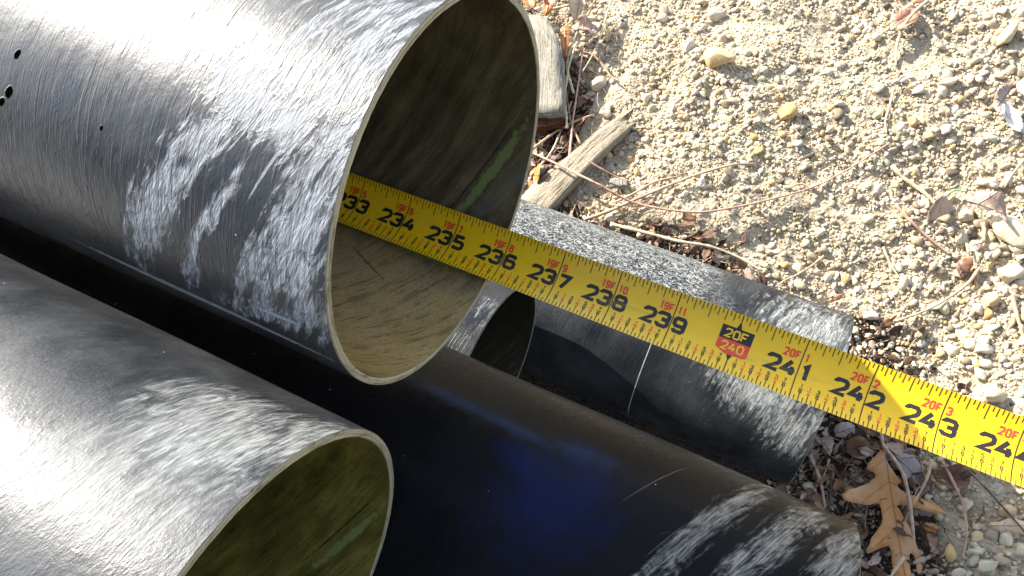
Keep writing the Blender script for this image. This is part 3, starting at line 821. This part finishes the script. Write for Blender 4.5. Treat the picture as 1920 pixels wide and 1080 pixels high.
def prism(name, top_px, z, thick, mat, side_mat, label, cat):
    """cut block: traced outline with real thickness, chamfered and slightly uneven"""
    b = bmesh.new()
    base = gh(*at(*top_px[0], z)[:2])
    tv = [b.verts.new(Vector(at(x, y, z)) * IN) for x, y in top_px]
    f = b.faces.new(tv)
    if f.normal.z < 0: f.normal_flip()
    b.normal_update()
    if f.normal.z < 0: f.normal_flip()
    ex = bmesh.ops.extrude_face_region(b, geom=[f])
    nv = [e for e in ex['geom'] if isinstance(e, bmesh.types.BMVert)]
    for v in nv: v.co.z -= thick * IN
    bmesh.ops.recalc_face_normals(b, faces=b.faces)
    bmesh.ops.bevel(b, geom=[e for e in b.edges], offset=.05 * IN, segments=2, affect='EDGES')
    bmesh.ops.triangulate(b, faces=[q for q in b.faces if len(q.verts) > 4])
    bmesh.ops.subdivide_edges(b, edges=b.edges[:], cuts=2, use_grid_fill=True)
    for v in b.verts:
        nn = mnoise.noise(v.co / IN * 2.2); v.co += Vector((nn * .09, mnoise.noise(v.co / IN * 2.2 + Vector((9, 0, 0))) * .09, nn * .06)) * IN
    me = bpy.data.meshes.new(name); b.to_mesh(me); b.free()
    me.materials.append(mat); me.shade_smooth()
    co = np.empty(len(me.vertices) * 3); me.vertices.foreach_get("co", co); co = co.reshape(-1, 3) / IN
    set_uv(me, np.stack([co[:, 1] * .9 - co[:, 0] * .4, co[:, 0] * .9 + co[:, 1] * .4 + co[:, 2]], -1))
    o = bpy.data.objects.new(name, me); COL.objects.link(o)
    tag(o, label, cat); return o
prism("wood_block", [(985, 25), (1012, 30), (1032, 40), (1048, 75), (1055, 110), (1058, 160), (1056, 212), (1030, 214), (985, 215)], .75, .7, WOODB, None,
      "pale sawn wood block beside the rim of the tape's pipe", "wood block")
prism("bark_chunk", [(985, 217), (1030, 216), (1060, 214), (1055, 232), (1030, 240), (985, 242)], .4, .4, BARK, None,
      "rust brown bark chunk under the lower end of the wood block", "bark")
prism("wood_chip", [(1141, 337), (1158, 332), (1179, 335), (1182, 350), (1160, 352), (1145, 353)], .45, .12, WOODB, None,
      "small white wood chip in the shade right of the weathered stick", "wood chip")
prism("wood_chip", [(1000, 318), (1012, 303), (1022, 312), (1018, 330), (1006, 332)], .4, .12, WOODB, None,
      "pale wood chip between rim and weathered stick's lower end", "wood chip")

# ------------------------------------------------------------------ twigs and straws
def twig_mat(name, c1, c2):
    n = N(name)
    o = n.obj(); a = n.noise(o, 140.0, 4, .6); b = n.noise(o, 900.0, 3, .6)
    return n.fin(n.mix(n.ss(a, .35, .65), c1, c2), .7, n.bump(b, .0004, 1.0), .3)
TW_T = twig_mat("tan_twig", (.46, .34, .23), (.32, .22, .15))
TW_R = twig_mat("reddish_twig", (.34, .19, .14), (.46, .30, .22))
TW_P = twig_mat("pale_straw", (.55, .47, .32), (.42, .34, .22))
TW_D = twig_mat("dark_twig", (.10, .06, .04), (.19, .13, .09))
TW_G = twig_mat("green_blade", (.20, .34, .16), (.30, .42, .22))
def tube(name, pts, r0, r1, mat, label=None, cat=None, parent=None, seg=8, jit=.02, seed=0, group=None):
    P = np.array(pts, float)
    L = np.r_[0, np.cumsum(np.linalg.norm(np.diff(P, axis=0), axis=1))]
    n_ = max(12, int(L[-1] / .12)); t = np.linspace(0, L[-1], n_)
    # smooth interpolation (Catmull-Rom-ish through cubic of chord length)
    C = np.empty((n_, 3))
    for k in range(3):
        m = np.gradient(P[:, k], L)
        i = np.clip(np.searchsorted(L, t) - 1, 0, len(L) - 2); h = L[i + 1] - L[i]; s = (t - L[i]) / h
        C[:, k] = (2 * s ** 3 - 3 * s ** 2 + 1) * P[i, k] + (s ** 3 - 2 * s ** 2 + s) * h * m[i] + (-2 * s ** 3 + 3 * s ** 2) * P[i + 1, k] + (s ** 3 - s ** 2) * h * m[i + 1]
    r = np.random.default_rng(seed + int(abs(P[0, 0]) * 100))
    wob = np.cumsum(r.normal(size=(n_, 3)), axis=0) * jit * .12; wob -= np.linspace(wob[0], wob[-1], n_)
    C = C + wob
    T = np.gradient(C, axis=0); T /= np.linalg.norm(T, axis=1)[:, None] + 1e-9
    S = np.cross(T, [0, 0, 1.0]); S /= np.linalg.norm(S, axis=1)[:, None] + 1e-9; U = np.cross(S, T)
    R = np.linspace(r0, r1, n_) * (1 + .12 * r.normal(size=n_))
    a = np.linspace(0, 2 * np.pi, seg, endpoint=False)
    co = C[:, None] + R[:, None, None] * (np.cos(a)[None, :, None] * S[:, None] + np.sin(a)[None, :, None] * U[:, None])
    idx = np.arange(n_ * seg).reshape(n_, seg); nx = np.roll(idx, -1, axis=1)
    F = [tuple(int(q) for q in f) for f in np.stack([idx[:-1], nx[:-1], nx[1:], idx[1:]], -1).reshape(-1, 4)]
    F += [tuple(int(q) for q in idx[0][::-1]), tuple(int(q) for q in idx[-1])]
    me = bpy.data.meshes.new(name); me.from_pydata([tuple(q * IN) for q in co.reshape(-1, 3)], [], F)
    me.materials.append(mat); me.shade_smooth()
    o = bpy.data.objects.new(name, me); COL.objects.link(o)
    if parent: o.parent = parent
    elif label: tag(o, label, cat, group)
    return o
def twig(pxs, wpx, mat, label, name="twig", cat="twig", dz=.12, w1=None, group="twigs and straws scattered on the gravel", dzs=None):
    k = 31.0 / F_PX
    pts = [G(x, y, (dzs[i] if dzs else dz)) for i, (x, y) in enumerate(pxs)]
    return tube(name, pts, wpx * k / 2, (w1 or wpx * .6) * k / 2, mat, label, cat, group=group)
twig([(1095, 412), (1150, 392), (1200, 370), (1260, 345), (1330, 320), (1380, 308), (1415, 307)], 7, TW_T, "thick tan twig crossing the dark hollow up to the right", dz=.35)
twig([(1002, 288), (1060, 315), (1120, 345), (1180, 377), (1250, 393), (1310, 398), (1380, 388), (1450, 372), (1520, 352), (1590, 318), (1635, 290), (1668, 268)], 5, TW_R, "long thin reddish twig curving from the rim across the whole gravel", dzs=[.8, 1.0, 1.15, .7, .5, .4, .35, .3, .3, .3, .3, .2])
twig([(1152, 380), (1190, 362), (1225, 342), (1275, 330)], 5, TW_T, "short tan twig forking off just above the thick crossing twig", dz=.3)
twig([(1100, 300), (1130, 318), (1160, 333), (1182, 340)], 4, TW_R, "thin reddish twig whose tip lies on the white wood chip", dzs=[1.0, .8, .6, .6])
twig([(1145, 420), (1185, 430), (1225, 440), (1270, 452), (1330, 462), (1380, 480), (1430, 508)], 8, TW_P, "pale broken twig lying along the flecked pipe's upper edge", dz=.35, w1=4)
twig([(1075, 175), (1063, 120), (1078, 70), (1100, 30), (1118, -5)], 6, TW_P, "bent pale straw rising from the wood block to the top edge", dz=.7)
twig([(1063, 240), (1060, 180), (1068, 120), (1082, 78)], 6, TW_P, "pale straw curved tight along the wood block's right side", dz=.8)
twig([(1067, 300), (1075, 220), (1085, 150), (1093, 90)], 5, TW_R, "upright thin reddish straw right of the wood block", dz=.6)
twig([(1088, 270), (1072, 230), (1062, 170)], 4, TW_R, "thin straw bowing from the block's corner onto the gravel", dz=.5)
twig([(1146, 0), (1128, 60), (1110, 105), (1092, 135)], 4, TW_P, "thin straw slanting down from the top edge beside the dead leaves", dz=.6)
twig([(1020, 20), (1052, 14), (1080, 4), (1100, -8)], 6, TW_P, "straw lying across the leaves at the very top", dz=1.0)
twig([(1000, 278), (1045, 245), (1085, 225), (1112, 215)], 6, TW_T, "tan twig pointing from the rim up toward the rough white pebble", dz=.5)
twig([(1010, 185), (1045, 160), (1066, 138)], 4, TW_R, "short dark reddish stem lying over the wood block's face", dz=.92)
twig([(1088, 96), (1113, 104), (1132, 124), (1145, 142), (1160, 152)], 5, TW_R, "short reddish twig bending past the tan pebble", dz=.4)
twig([(995, 330), (1030, 290), (1055, 235), (1072, 190)], 5, TW_P, "pale straw running steeply above the weathered stick", dz=.4)
twig([(1005, 340), (1040, 300), (1070, 262)], 4, TW_D, "thin dark straw beside the pale wood chip", dz=.35)
twig([(1740, 0), (1715, 22), (1695, 48), (1682, 85), (1680, 125)], 6, TW_P, "curved pale grass stem over the red brown leaf", dz=.35, dzs=[.5, .55, .5, .25, .1])
twig([(1676, 165), (1668, 200), (1660, 228), (1662, 250)], 5, TW_P, "short pale stem below the curved grass stem", dz=.15)
twig([(1536, 360), (1500, 345), (1480, 352)], 5, TW_T, "stubby twig bit below the middle of the long reddish twig", dz=.12)
twig([(1672, 310), (1690, 330), (1715, 348), (1738, 365), (1762, 392)], 8, TW_P, "grey frayed twig pointing at the curled dead leaves", dz=.2)
twig([(1680, 385), (1705, 412), (1735, 440), (1760, 460), (1785, 478)], 6, TW_R, "reddish brown twig stub running down right of the gravel's centre", dz=.2)
twig([(1656, 463), (1668, 492), (1690, 525), (1705, 545)], 4, TW_P, "thin pale stem between the gravel centre and the tape", dz=.15)
twig([(1837, 500), (1820, 525), (1790, 550), (1750, 575), (1710, 592), (1680, 602)], 6, TW_T, "arched tan twig in the right gravel ending above the tape", dz=.3)
twig([(1920, 300), (1905, 318), (1890, 340), (1884, 352)], 6, TW_T, "grey twig entering from the right edge above the pale stones", dz=.3)
twig([(1545, 480), (1520, 500), (1495, 515), (1465, 530), (1452, 540)], 5, TW_T, "tan twig touching the flecked pipe's upper edge", dz=.2)
twig([(1898, 555), (1905, 585), (1915, 620), (1925, 650)], 7, TW_T, "tan twig standing along the right edge among white stones", dz=.2)
twig([(1766, 374), (1780, 362), (1797, 356), (1810, 360)], 5, TW_G, "small green grass blade in the right gravel", name="grass_blade", cat="grass blade", dz=.35)
twig([(1804, 430), (1812, 455), (1816, 475)], 7, TW_P, "short stub of straw under the curled dead leaves", dz=.35)
twig([(1843, 418), (1846, 440), (1844, 462)], 7, TW_T, "second short stub of straw, right below the curled leaves", dz=.35)
twig([(1304, 115), (1270, 146)], 4, TW_P, "tiny pale splinter left below the largest ochre stone", dz=.1)
# twigs in the shade below the tape
twig([(1652, 800), (1655, 832), (1675, 860), (1693, 890), (1703, 930), (1709, 970), (1713, 1010)], 6, TW_T, "long grey stem drooping over the oak leaf from its stalk", dz=.75, w1=5)
twig([(1518, 852), (1530, 880), (1540, 910), (1546, 950)], 6, TW_T, "curved grey twig between the two pipe ends", dz=.4)
twig([(1555, 860), (1545, 890), (1532, 912)], 4, TW_T, "short twig crossing behind the curved grey twig", dz=.3)
twig([(1562, 876), (1558, 915), (1556, 955)], 5, TW_D, "dark upright twig left of the oak leaf", dz=.3)
twig([(1630, 885), (1590, 905), (1560, 925), (1540, 940)], 6, TW_D, "thick dark twig under the oak leaf's upper lobes", dz=.25)
twig([(1748, 862), (1735, 905), (1715, 940), (1698, 975)], 5, TW_T, "grey stem leaning down left from the tape's lower edge", dz=.6)
twig([(1768, 865), (1790, 910), (1806, 950), (1812, 1000), (1804, 1050)], 5, TW_R, "reddish curved stem right of the oak leaf", dz=.5)
twig([(1690, 812), (1745, 840), (1800, 870), (1850, 915), (1890, 960), (1925, 1000)], 5, TW_D, "long dark stem running from the tape toward the lower right corner", dz=.55)
twig([(1695, 1045), (1680, 1065), (1668, 1085)], 6, TW_P, "pale straw tip poking over the oak leaf at the bottom edge", dz=.8)

# ------------------------------------------------------------------ leaves
def leaf_mat(name, c1, c2, c3, rough=.45):
    n = N(name)
    uv = n.sep(n.uv()); u, v = uv[0], uv[1]
    a = n.noise(n.vec(u, v, 1.0), 1.3, 4, .6); b = n.noise(n.vec(u, v, 2.0), 9.0, 4, .65)
    c = n.mix(n.ss(a, .35, .68), c1, c2)
    c = n.mix(n.math('MULTIPLY', n.ss(b, .55, .75), .5), c, c3)
    vein = n.math('ABSOLUTE', v)
    c = n.mix(n.math('MULTIPLY', n.ss(vein, .028, .010), .55), c, tuple(x * .5 for x in c3))
    sv = n.math('ABSOLUTE', n.math('SUBTRACT', n.math('FRACT', n.math('SUBTRACT', n.math('MULTIPLY', u, 1.3), n.math('MULTIPLY', vein, .9))), .5))
    c = n.mix(n.math('MULTIPLY', n.ss(sv, .035, .008), .28), c, tuple(x * .6 for x in c3))
    n.b.inputs["Subsurface Weight"].default_value = 0.0
    return n.fin(c, rough, n.bump(n.math('ADD', n.math('ADD', b, n.ss(sv, .06, .0)), n.ss(vein, .05, 0)), .0006, .8), .4)
LF_OAK = leaf_mat("tan_oak_leaf", (.46, .21, .06), (.50, .28, .14), (.30, .11, .03))
LF_GRY = leaf_mat("mauve_grey_leaf", (.33, .265, .24), (.24, .19, .17), (.15, .11, .10))
LF_BRN = leaf_mat("brown_leaf", (.20, .10, .055), (.13, .065, .04), (.07, .035, .02))
LF_ORG = leaf_mat("orange_leaf", (.50, .20, .05), (.40, .14, .04), (.20, .07, .025), .35)
LF_TAN = leaf_mat("light_tan_leaf", (.55, .38, .22), (.60, .44, .30), (.36, .22, .12))
LF_PNK = leaf_mat("pinkish_grey_leaf", (.36, .25, .19), (.44, .34, .27), (.2, .13, .10))
LF_WHT = leaf_mat("bleached_leaf", (.72, .69, .64), (.60, .56, .50), (.4, .34, .28), .25)

def leaf(outline, mid, mat, label, zoff=.3, curl=.25, name="leaf", twist=0.0, wave=.08, seed=0, stalk=None, group="dead leaves lying among the gravel", kind=None, cat="leaf"):
    """outline: px pixels around the blade, mid: two pixels (base, tip) of the midrib. Real ~0.4 mm thick blade, curled."""
    P = [G(x, y, zoff) for x, y in outline]
    z0 = np.mean([p[2] for p in P])
    b0 = G(*mid[0], zoff); b1 = G(*mid[1], zoff)
    ax = (b1 - b0)[:2]; Ln = np.linalg.norm(ax); ax /= Ln; pr = np.array([-ax[1], ax[0]])
    # round the traced polygon with one Chaikin pass
    Q = np.array([p[:2] for p in P]); R2 = []
    for i in range(len(Q)):
        a, c = Q[i], Q[(i + 1) % len(Q)]; R2 += [a * .75 + c * .25, a * .25 + c * .75]
    rr = np.random.default_rng(seed + int(outline[0][0])); amp = .012 if name == "oak_leaf" else .035
    R2 = [q + rr.normal(size=2) * amp * min(1.0, Ln) for q in R2]
    b = bmesh.new()
    vs = [b.verts.new((q[0], q[1], 0)) for q in R2]
    es = [b.edges.new((vs[i], vs[(i + 1) % len(vs)])) for i in range(len(vs))]
    bmesh.ops.triangle_fill(b, edges=es, use_beauty=True)
    for _ in range(3):
        le = [e for e in b.edges if e.calc_length() > .28]
        if not le: break
        bmesh.ops.subdivide_edges(b, edges=le, cuts=1)
        bmesh.ops.triangulate(b, faces=b.faces[:])
    uv = []
    for v in b.verts:
        d = np.array([v.co.x, v.co.y]) - b0[:2]; s = d @ ax; t = d @ pr
        uv.append((s, t))
        z = 1.7 * curl * (t * t) * .9 / max(.3, Ln * .25) + twist * t * (s / Ln - .3) + 1.6 * wave * math.sin(s * 3.1 + seed) * (.3 + abs(t)) + wave * .6 * math.sin(t * 5 + s * 2 + seed)
        v.co.z = z0 + z
    me = bpy.data.meshes.new(name); b.to_mesh(me); b.free()
    co = np.empty(len(me.vertices) * 3, np.float32); me.vertices.foreach_get("co", co); me.vertices.foreach_set("co", co * IN)
    set_uv(me, np.array(uv)); me.materials.append(mat); me.shade_smooth()
    o = bpy.data.objects.new(name, me); COL.objects.link(o)
    md = o.modifiers.new("thick", 'SOLIDIFY'); md.thickness = .0004; md.offset = 0
    if kind: tag(o, None, None, None, kind)
    else: tag(o, label, cat, group)
    return o
def oc(pts, ox, oy, s): return [(ox + x / s, oy + y / s) for x, y in pts]
# the big lobed oak leaf (traced in the 3.6x enlargement of the lower right corner)
oak = oc([(772, 200), (735, 255), (668, 320), (655, 345), (672, 368), (715, 385), (722, 402), (690, 440), (640, 470), (560, 490), (505, 512), (482, 545), (505, 568), (570, 585), (640, 600), (700, 595), (738, 585), (755, 610), (765, 680), (755, 740), (700, 800), (672, 850), (655, 905), (665, 935), (720, 905), (790, 880), (830, 885), (845, 960), (845, 1080), (880, 1180), (930, 1200), (965, 1100), (962, 1000), (958, 930), (985, 930), (1000, 970), (1015, 1050), (1030, 1080), (1050, 1030), (1045, 950), (1010, 870), (980, 800), (935, 720), (900, 660), (872, 610), (880, 598), (940, 605), (1020, 630), (1100, 655), (1180, 662), (1175, 640), (1130, 600), (1050, 555), (960, 530), (900, 505), (868, 470), (905, 440), (880, 420), (840, 370), (810, 330), (790, 260)], 1440, 780, 3.6)
leaf(oak, ((1655, 838), (1700, 1090)), LF_OAK, "large tan lobed oak leaf lying in the shade below the tape", .42, .10, name="oak_leaf", wave=.05, group=None)
twig([(1655, 842), (1652, 820), (1650, 798)], 5, TW_D, "dark stalk end sticking up from the oak leaf toward the tape", dz=.6)
leaf(oc([(815, 230), (870, 245), (940, 262), (1010, 310), (1050, 360), (1075, 420), (1065, 470), (1020, 465), (950, 425), (890, 370), (850, 310)], 1440, 780, 3.6),
     ((1664, 845), (1738, 908)), LF_GRY, "smooth mauve grey leaf tucked under the oak leaf's upper right side", .35, .15, group=None)
leaf(oc([(590, 30), (640, 50), (700, 80), (765, 100), (770, 130), (740, 145), (690, 135), (640, 110), (605, 70)], 1440, 780, 3.6),
     ((1604, 788), (1652, 818)), LF_BRN, "curled brown leaf peeking out under the tape left of the oak stalk", .5, .5)
leaf(oc([(1490, 720), (1540, 705), (1620, 697), (1730, 700), (1790, 720), (1790, 790), (1700, 805), (1600, 780), (1500, 765)], 1440, 780, 3.6),
     ((1855, 985), (1930, 985)), LF_TAN, "long light tan leaf cut by the right edge in the shade", .35, .2, group=None)
leaf(oc([(1040, 725), (1085, 715), (1130, 730), (1165, 775), (1130, 790), (1070, 775), (1040, 750)], 1440, 780, 3.6),
     ((1730, 985), (1762, 995)), LF_ORG, "small orange leaf scrap on the shaded gravel", .3, .4)
leaf(oc([(460, 60), (560, 40), (600, 90), (540, 130), (470, 150), (440, 120)], 1440, 780, 3.6), ((1562, 815), (1605, 800)), LF_PNK, "pinkish dead leaf just past the flecked pipe's end", .45, .5)
leaf(oc([(530, 160), (610, 150), (700, 190), (710, 250), (650, 290), (560, 280), (500, 240)], 1440, 780, 3.6), ((1582, 840), (1635, 845)), LF_BRN, "dull brown leaf between the flecked pipe's end and the oak leaf", .35, .6)
leaf(oc([(600, 210), (680, 215), (735, 240), (700, 275), (640, 270), (610, 240)], 1440, 780, 3.6), ((1606, 842), (1643, 850)), LF_PNK, "crumpled pinkish leaf fragment touching the oak leaf's top lobe", .5, .5, seed=2)
leaf(oc([(250, 500), (300, 480), (330, 520), (345, 570), (290, 565), (240, 545)], 1440, 780, 3.6), ((1508, 930), (1536, 925)), LF_BRN, "dark brown leaf wedged above the scraped pipe's shoulder", .35, .5, seed=3)
leaf(oc([(350, 150), (420, 140), (450, 200), (430, 270), (390, 240), (365, 190)], 1440, 780, 3.6), ((1542, 822), (1560, 850)), LF_PNK, "frayed pale grey leaf strip at the flecked pipe's lower corner", .45, .4, seed=4)
leaf(oc([(1130, 370), (1200, 330), (1290, 330), (1350, 380), (1360, 450), (1290, 490), (1200, 480), (1140, 440)], 1440, 780, 3.6), ((1756, 895), (1815, 900)), LF_BRN, "large wet brown leaf right of the mauve grey leaf", .25, .45, seed=5)
leaf(oc([(1340, 330), (1400, 330), (1460, 350), (1455, 385), (1390, 385)], 1440, 780, 3.6), ((1812, 872), (1845, 885)), LF_TAN, "bright scrap of tan leaf lit beneath the tape", .45, .3, seed=6)
# top strip by the wood block
leaf([(1018, 0), (1045, -6), (1046, 12), (1030, 30), (1020, 32), (1018, 15)], ((1035, -5), (1022, 32)), LF_ORG, "glossy orange leaf at the top edge above the wood block", 1.3, .5, seed=1)
leaf([(1065, -5), (1100, -8), (1098, 15), (1088, 32), (1076, 38), (1068, 20)], ((1090, -8), (1078, 38)), LF_TAN, "tan leaf with bright fold at the top edge right of the straws", 1.1, .6, seed=2)
leaf([(1052, 55), (1062, 48), (1070, 62), (1066, 85), (1062, 112), (1054, 100), (1050, 75)], ((1060, 48), (1060, 112)), LF_ORG, "curled orange leaf right of the wood block's upper end", .9, .9, seed=3)
leaf([(1075, 45), (1095, 38), (1112, 50), (1108, 66), (1090, 62), (1078, 60)], ((1075, 50), (1112, 55)), LF_PNK, "pinkish curled leaf where the straws meet", .9, .9, seed=4)
leaf([(985, -15), (1010, -10), (1008, 10), (995, 18), (980, 10)], ((985, -15), (1000, 15)), LF_ORG, "dark orange leaf in the corner between rim and top edge", 1.0, .6, seed=5)
leaf([(990, 325), (1005, 312), (1020, 318), (1018, 340), (1000, 360), (990, 350)], ((1000, 312), (998, 360)), LF_ORG, "rust orange leaf beside the lower end of the weathered stick", .3, .7, seed=6)
leaf([(1095, 55), (1120, 50), (1122, 68), (1108, 78), (1096, 70)], ((1095, 60), (1122, 64)), LF_PNK, "papery pink leaf scrap touching the gravel near the top straws", .6, .6, seed=7)
# on the gravel
leaf([(1674, 40), (1688, 20), (1712, 12), (1724, 25), (1720, 42), (1702, 55), (1688, 62), (1676, 52)], ((1676, 52), (1722, 18)), leaf_mat("red_brown_leaf", (.42, .22, .13), (.34, .17, .11), (.2, .09, .06)), "red brown leaf under the curved grass stem near the top right", .35, .35, group=None, seed=8)
leaf([(1860, 185), (1875, 165), (1905, 150), (1910, 158), (1890, 172), (1878, 200), (1872, 215), (1862, 205)], ((1865, 205), (1908, 152)), LF_PNK, "arched pink grey leaf rim over the dark gap at the right edge", .7, .6, seed=9)
leaf([(1873, 200), (1890, 192), (1905, 215), (1922, 250), (1900, 240), (1880, 222)], ((1875, 200), (1920, 248)), LF_WHT, "glaring bleached leaf catching the sun at the right edge", .5, .4, group=None, seed=10)
leaf([(1908, 150), (1930, 140), (1935, 180), (1918, 185), (1908, 170)], ((1910, 150), (1930, 180)), LF_WHT, "bleached leaf piece on the right edge above the glaring leaf", .8, .4, seed=11)
leaf([(1810, 372), (1840, 365), (1870, 372), (1888, 395), (1884, 425), (1868, 400), (1845, 398), (1822, 385)], ((1812, 375), (1886, 405)), LF_PNK, "curled grey leaf spread over the pale stones at right", .8, .5, seed=12)
leaf([(1740, 390), (1765, 380), (1795, 395), (1775, 402), (1755, 415), (1742, 430), (1734, 410)], ((1738, 420), (1795, 393)), LF_PNK, "crumpled grey leaf beside the dark hole in the right gravel", .5, .8, seed=13)
leaf([(1812, 455), (1840, 448), (1850, 455), (1832, 470), (1818, 478)], ((1812, 465), (1850, 452)), LF_PNK, "small bright folded leaf scrap at the end of the reddish stub", .6, .6, seed=14)
leaf([(1820, 505), (1830, 500), (1836, 515), (1830, 535), (1820, 530)], ((1826, 500), (1826, 535)), LF_ORG, "orange leaf sliver behind the arched tan twig", .2, .5, seed=15)
leaf([(1792, 490), (1815, 482), (1822, 505), (1808, 525), (1795, 515)], ((1795, 490), (1812, 522)), LF_BRN, "brown leaf under the arched tan twig's upper end", .35, .6, seed=16)
leaf([(1715, -4), (1738, -6), (1742, 6), (1728, 14), (1716, 8)], ((1715, 2), (1742, 2)), LF_BRN, "dark leaf on the top edge right of the red brown leaf", .3, .5, seed=17)

# ---- leaf litter mass: broken bits nobody could count
def litter(cnt, seed):
    r = np.random.default_rng(seed)
    V, F, T, off = [], [], [], 0
    tries = 0
    while cnt > 0 and tries < 30000:
        tries += 1
        x = r.uniform(-16, 15); y = r.uniform(-6, 16)
        if r.random() > soil_mask(x, y) ** 2: continue
        if -7 < y < 4.9 and x < 7.1: continue
        cnt -= 1
        L = r.uniform(.15, .75); W = L * r.uniform(.25, .7); nseg = 7
        s = np.linspace(0, 1, nseg)
        prof = np.sin(np.pi * s ** r.uniform(.7, 1.3)) ** .7 * W / 2 * (1 + .25 * r.normal(size=nseg))
        cz = r.uniform(-.5, .9); cu = r.uniform(-.3, .5)
        rows = []
        for i in range(nseg):
            for k in (-1, -.5, 0, .5, 1):
                t = k * prof[i]
                rows.append([(s[i] - .5) * L, t, cz * t * t / W * 1.2 + cu * (s[i] - .5) ** 2 * L + .02 * r.normal()])
        A = np.array(rows)
        a, bt, g = r.uniform(0, 6.28), r.normal() * .45, r.normal() * .45
        Rz = np.array([[math.cos(a), -math.sin(a), 0], [math.sin(a), math.cos(a), 0], [0, 0, 1]])
        Rx = np.array([[1, 0, 0], [0, math.cos(bt), -math.sin(bt)], [0, math.sin(bt), math.cos(bt)]])
        Ry = np.array([[math.cos(g), 0, math.sin(g)], [0, 1, 0], [-math.sin(g), 0, math.cos(g)]])
        A = A @ (Rz @ Rx @ Ry).T + [x, y, float(gh(x, y)) + r.uniform(.03, .45)]
        V.append(A)
        for i in range(nseg - 1):
            for k in range(4):
                q = off + i * 5 + k; F.append((q, q + 1, q + 6, q + 5))
        T += [r.random()] * len(A); off += len(A)
    return np.vstack(V), np.array(F), np.array(T)
n = N("leaf_litter_browns")
P_ = n.obj(); a = n.noise(P_, 200.0, 4, .6)
c = n.ramp(n.attr("tint"), [(0, (.05, .025, .016)), (.35, (.14, .075, .045)), (.6, (.26, .13, .06)), (.8, (.30, .22, .18)), (1, (.46, .36, .28))])
c = n.mix(n.math('MULTIPLY', n.ss(a, .5, .7), .5), c, (.04, .025, .018))
LIT = n.fin(c, .6, n.bump(a, .0006, .8), .35)
V, F, T = litter(2300, 5)
lo = mesh_np("leaf_litter", V, F, LIT)
add_attr(lo, "tint", T)
md = lo.modifiers.new("thick", 'SOLIDIFY'); md.thickness = .0003
tag(lo, "dark crumbled leaf litter in the soil beside the pipes", "leaf litter", None, "stuff")

# ---- fine rootlets and needles mixed into the litter
def needles(cnt, seed, area=None):
    r = np.random.default_rng(seed); V, F = [], []; off = 0
    tries = 0
    while cnt > 0 and tries < 20000:
        tries += 1
        x = r.uniform(-14, 15); y = r.uniform(-5, 15)
        if area: x = r.uniform(area[0], area[1]); y = r.uniform(area[2], area[3])
        elif r.random() > soil_mask(x, y) * .9 + .06: continue
        if -7 < y < 5.0 and x < 7.4: continue
        cnt -= 1
        L = r.uniform(.3, 1.6); a = r.uniform(0, 6.28); k = r.normal() * .5; R0 = r.uniform(.008, .022)
        t = np.linspace(-.5, .5, 9) * L
        px = x + t * math.cos(a) - k * t * t * math.sin(a); py = y + t * math.sin(a) + k * t * t * math.cos(a)
        pz = gh(px, py).mean() + r.uniform(.05, .3) + t * r.normal() * .12
        for i in range(9):
            for q in range(4):
                w_ = q * math.pi / 2
                V.append((px[i] - math.sin(a) * math.cos(w_) * R0, py[i] + math.cos(a) * math.cos(w_) * R0, pz[i] + math.sin(w_) * R0))
        for i in range(8):
            for q in range(4):
                F.append((off + i * 4 + q, off + i * 4 + (q + 1) % 4, off + (i + 1) * 4 + (q + 1) % 4, off + (i + 1) * 4 + q))
        off += 36
    return np.array(V), np.array(F)
V, F = needles(330, 9)
for sd__, ar in ((21, (-10.5, -4.5, 9.0, 15.5)), (22, (7.2, 11.5, -1.5, 4.5)), (23, (-5.5, 3.0, 5.0, 7.6))):
    V2, F2 = needles(60, sd__, ar); F = np.vstack([F, F2 + len(V)]); V = np.vstack([V, V2])
no = mesh_np("rootlets", V, F, TW_T)
tag(no, "fine dry rootlets and needles tangled in the leaf litter", "rootlets", None, "stuff")

# ------------------------------------------------------------------ foliage added out of view to block sky and darken pipe reflections
def unseen_foliage_blocker():
    r = np.random.default_rng(77)
    n_ = 26000
    x = r.uniform(-190, 190, n_); z = r.uniform(0, 118, n_) ** 1.0
    top = 84 + 22 * np.sin(x * .045) + 12 * np.sin(x * .13 + 1)
    keep = z < top
    x, z = x[keep], z[keep]; n_ = len(x)
    y = -62 - 9 * np.sin(x * .05 + 2) - 7 * np.sin(z * .11 + x * .07) - r.exponential(7.0, n_)
    L = r.uniform(1.3, 3.6, n_)
    a = r.normal(size=(n_, 3)); a /= np.linalg.norm(a, axis=1)[:, None]
    b = np.cross(a, r.normal(size=(n_, 3))); b /= np.linalg.norm(b, axis=1)[:, None]
    c = np.stack([x, y, z], -1)
    V = np.stack([c - a * L[:, None], c + b * L[:, None] * .38, c + a * L[:, None], c - b * L[:, None] * .38], 1).reshape(-1, 3)
    F = np.arange(n_ * 4).reshape(-1, 4)
    n = N("blocker_leaf"); o = n.obj()
    m = n.fin(n.ramp(n.noise(o, 6.0, 3, .6), [(.35, (.018, .035, .012)), (.6, (.05, .08, .028)), (.75, (.09, .12, .05))]), .55, None, .3)
    ob = mesh_np("unseen_foliage_blocker", V, F, m, smooth=False)
    tag(ob, None, None, None, "stuff")
unseen_foliage_blocker()
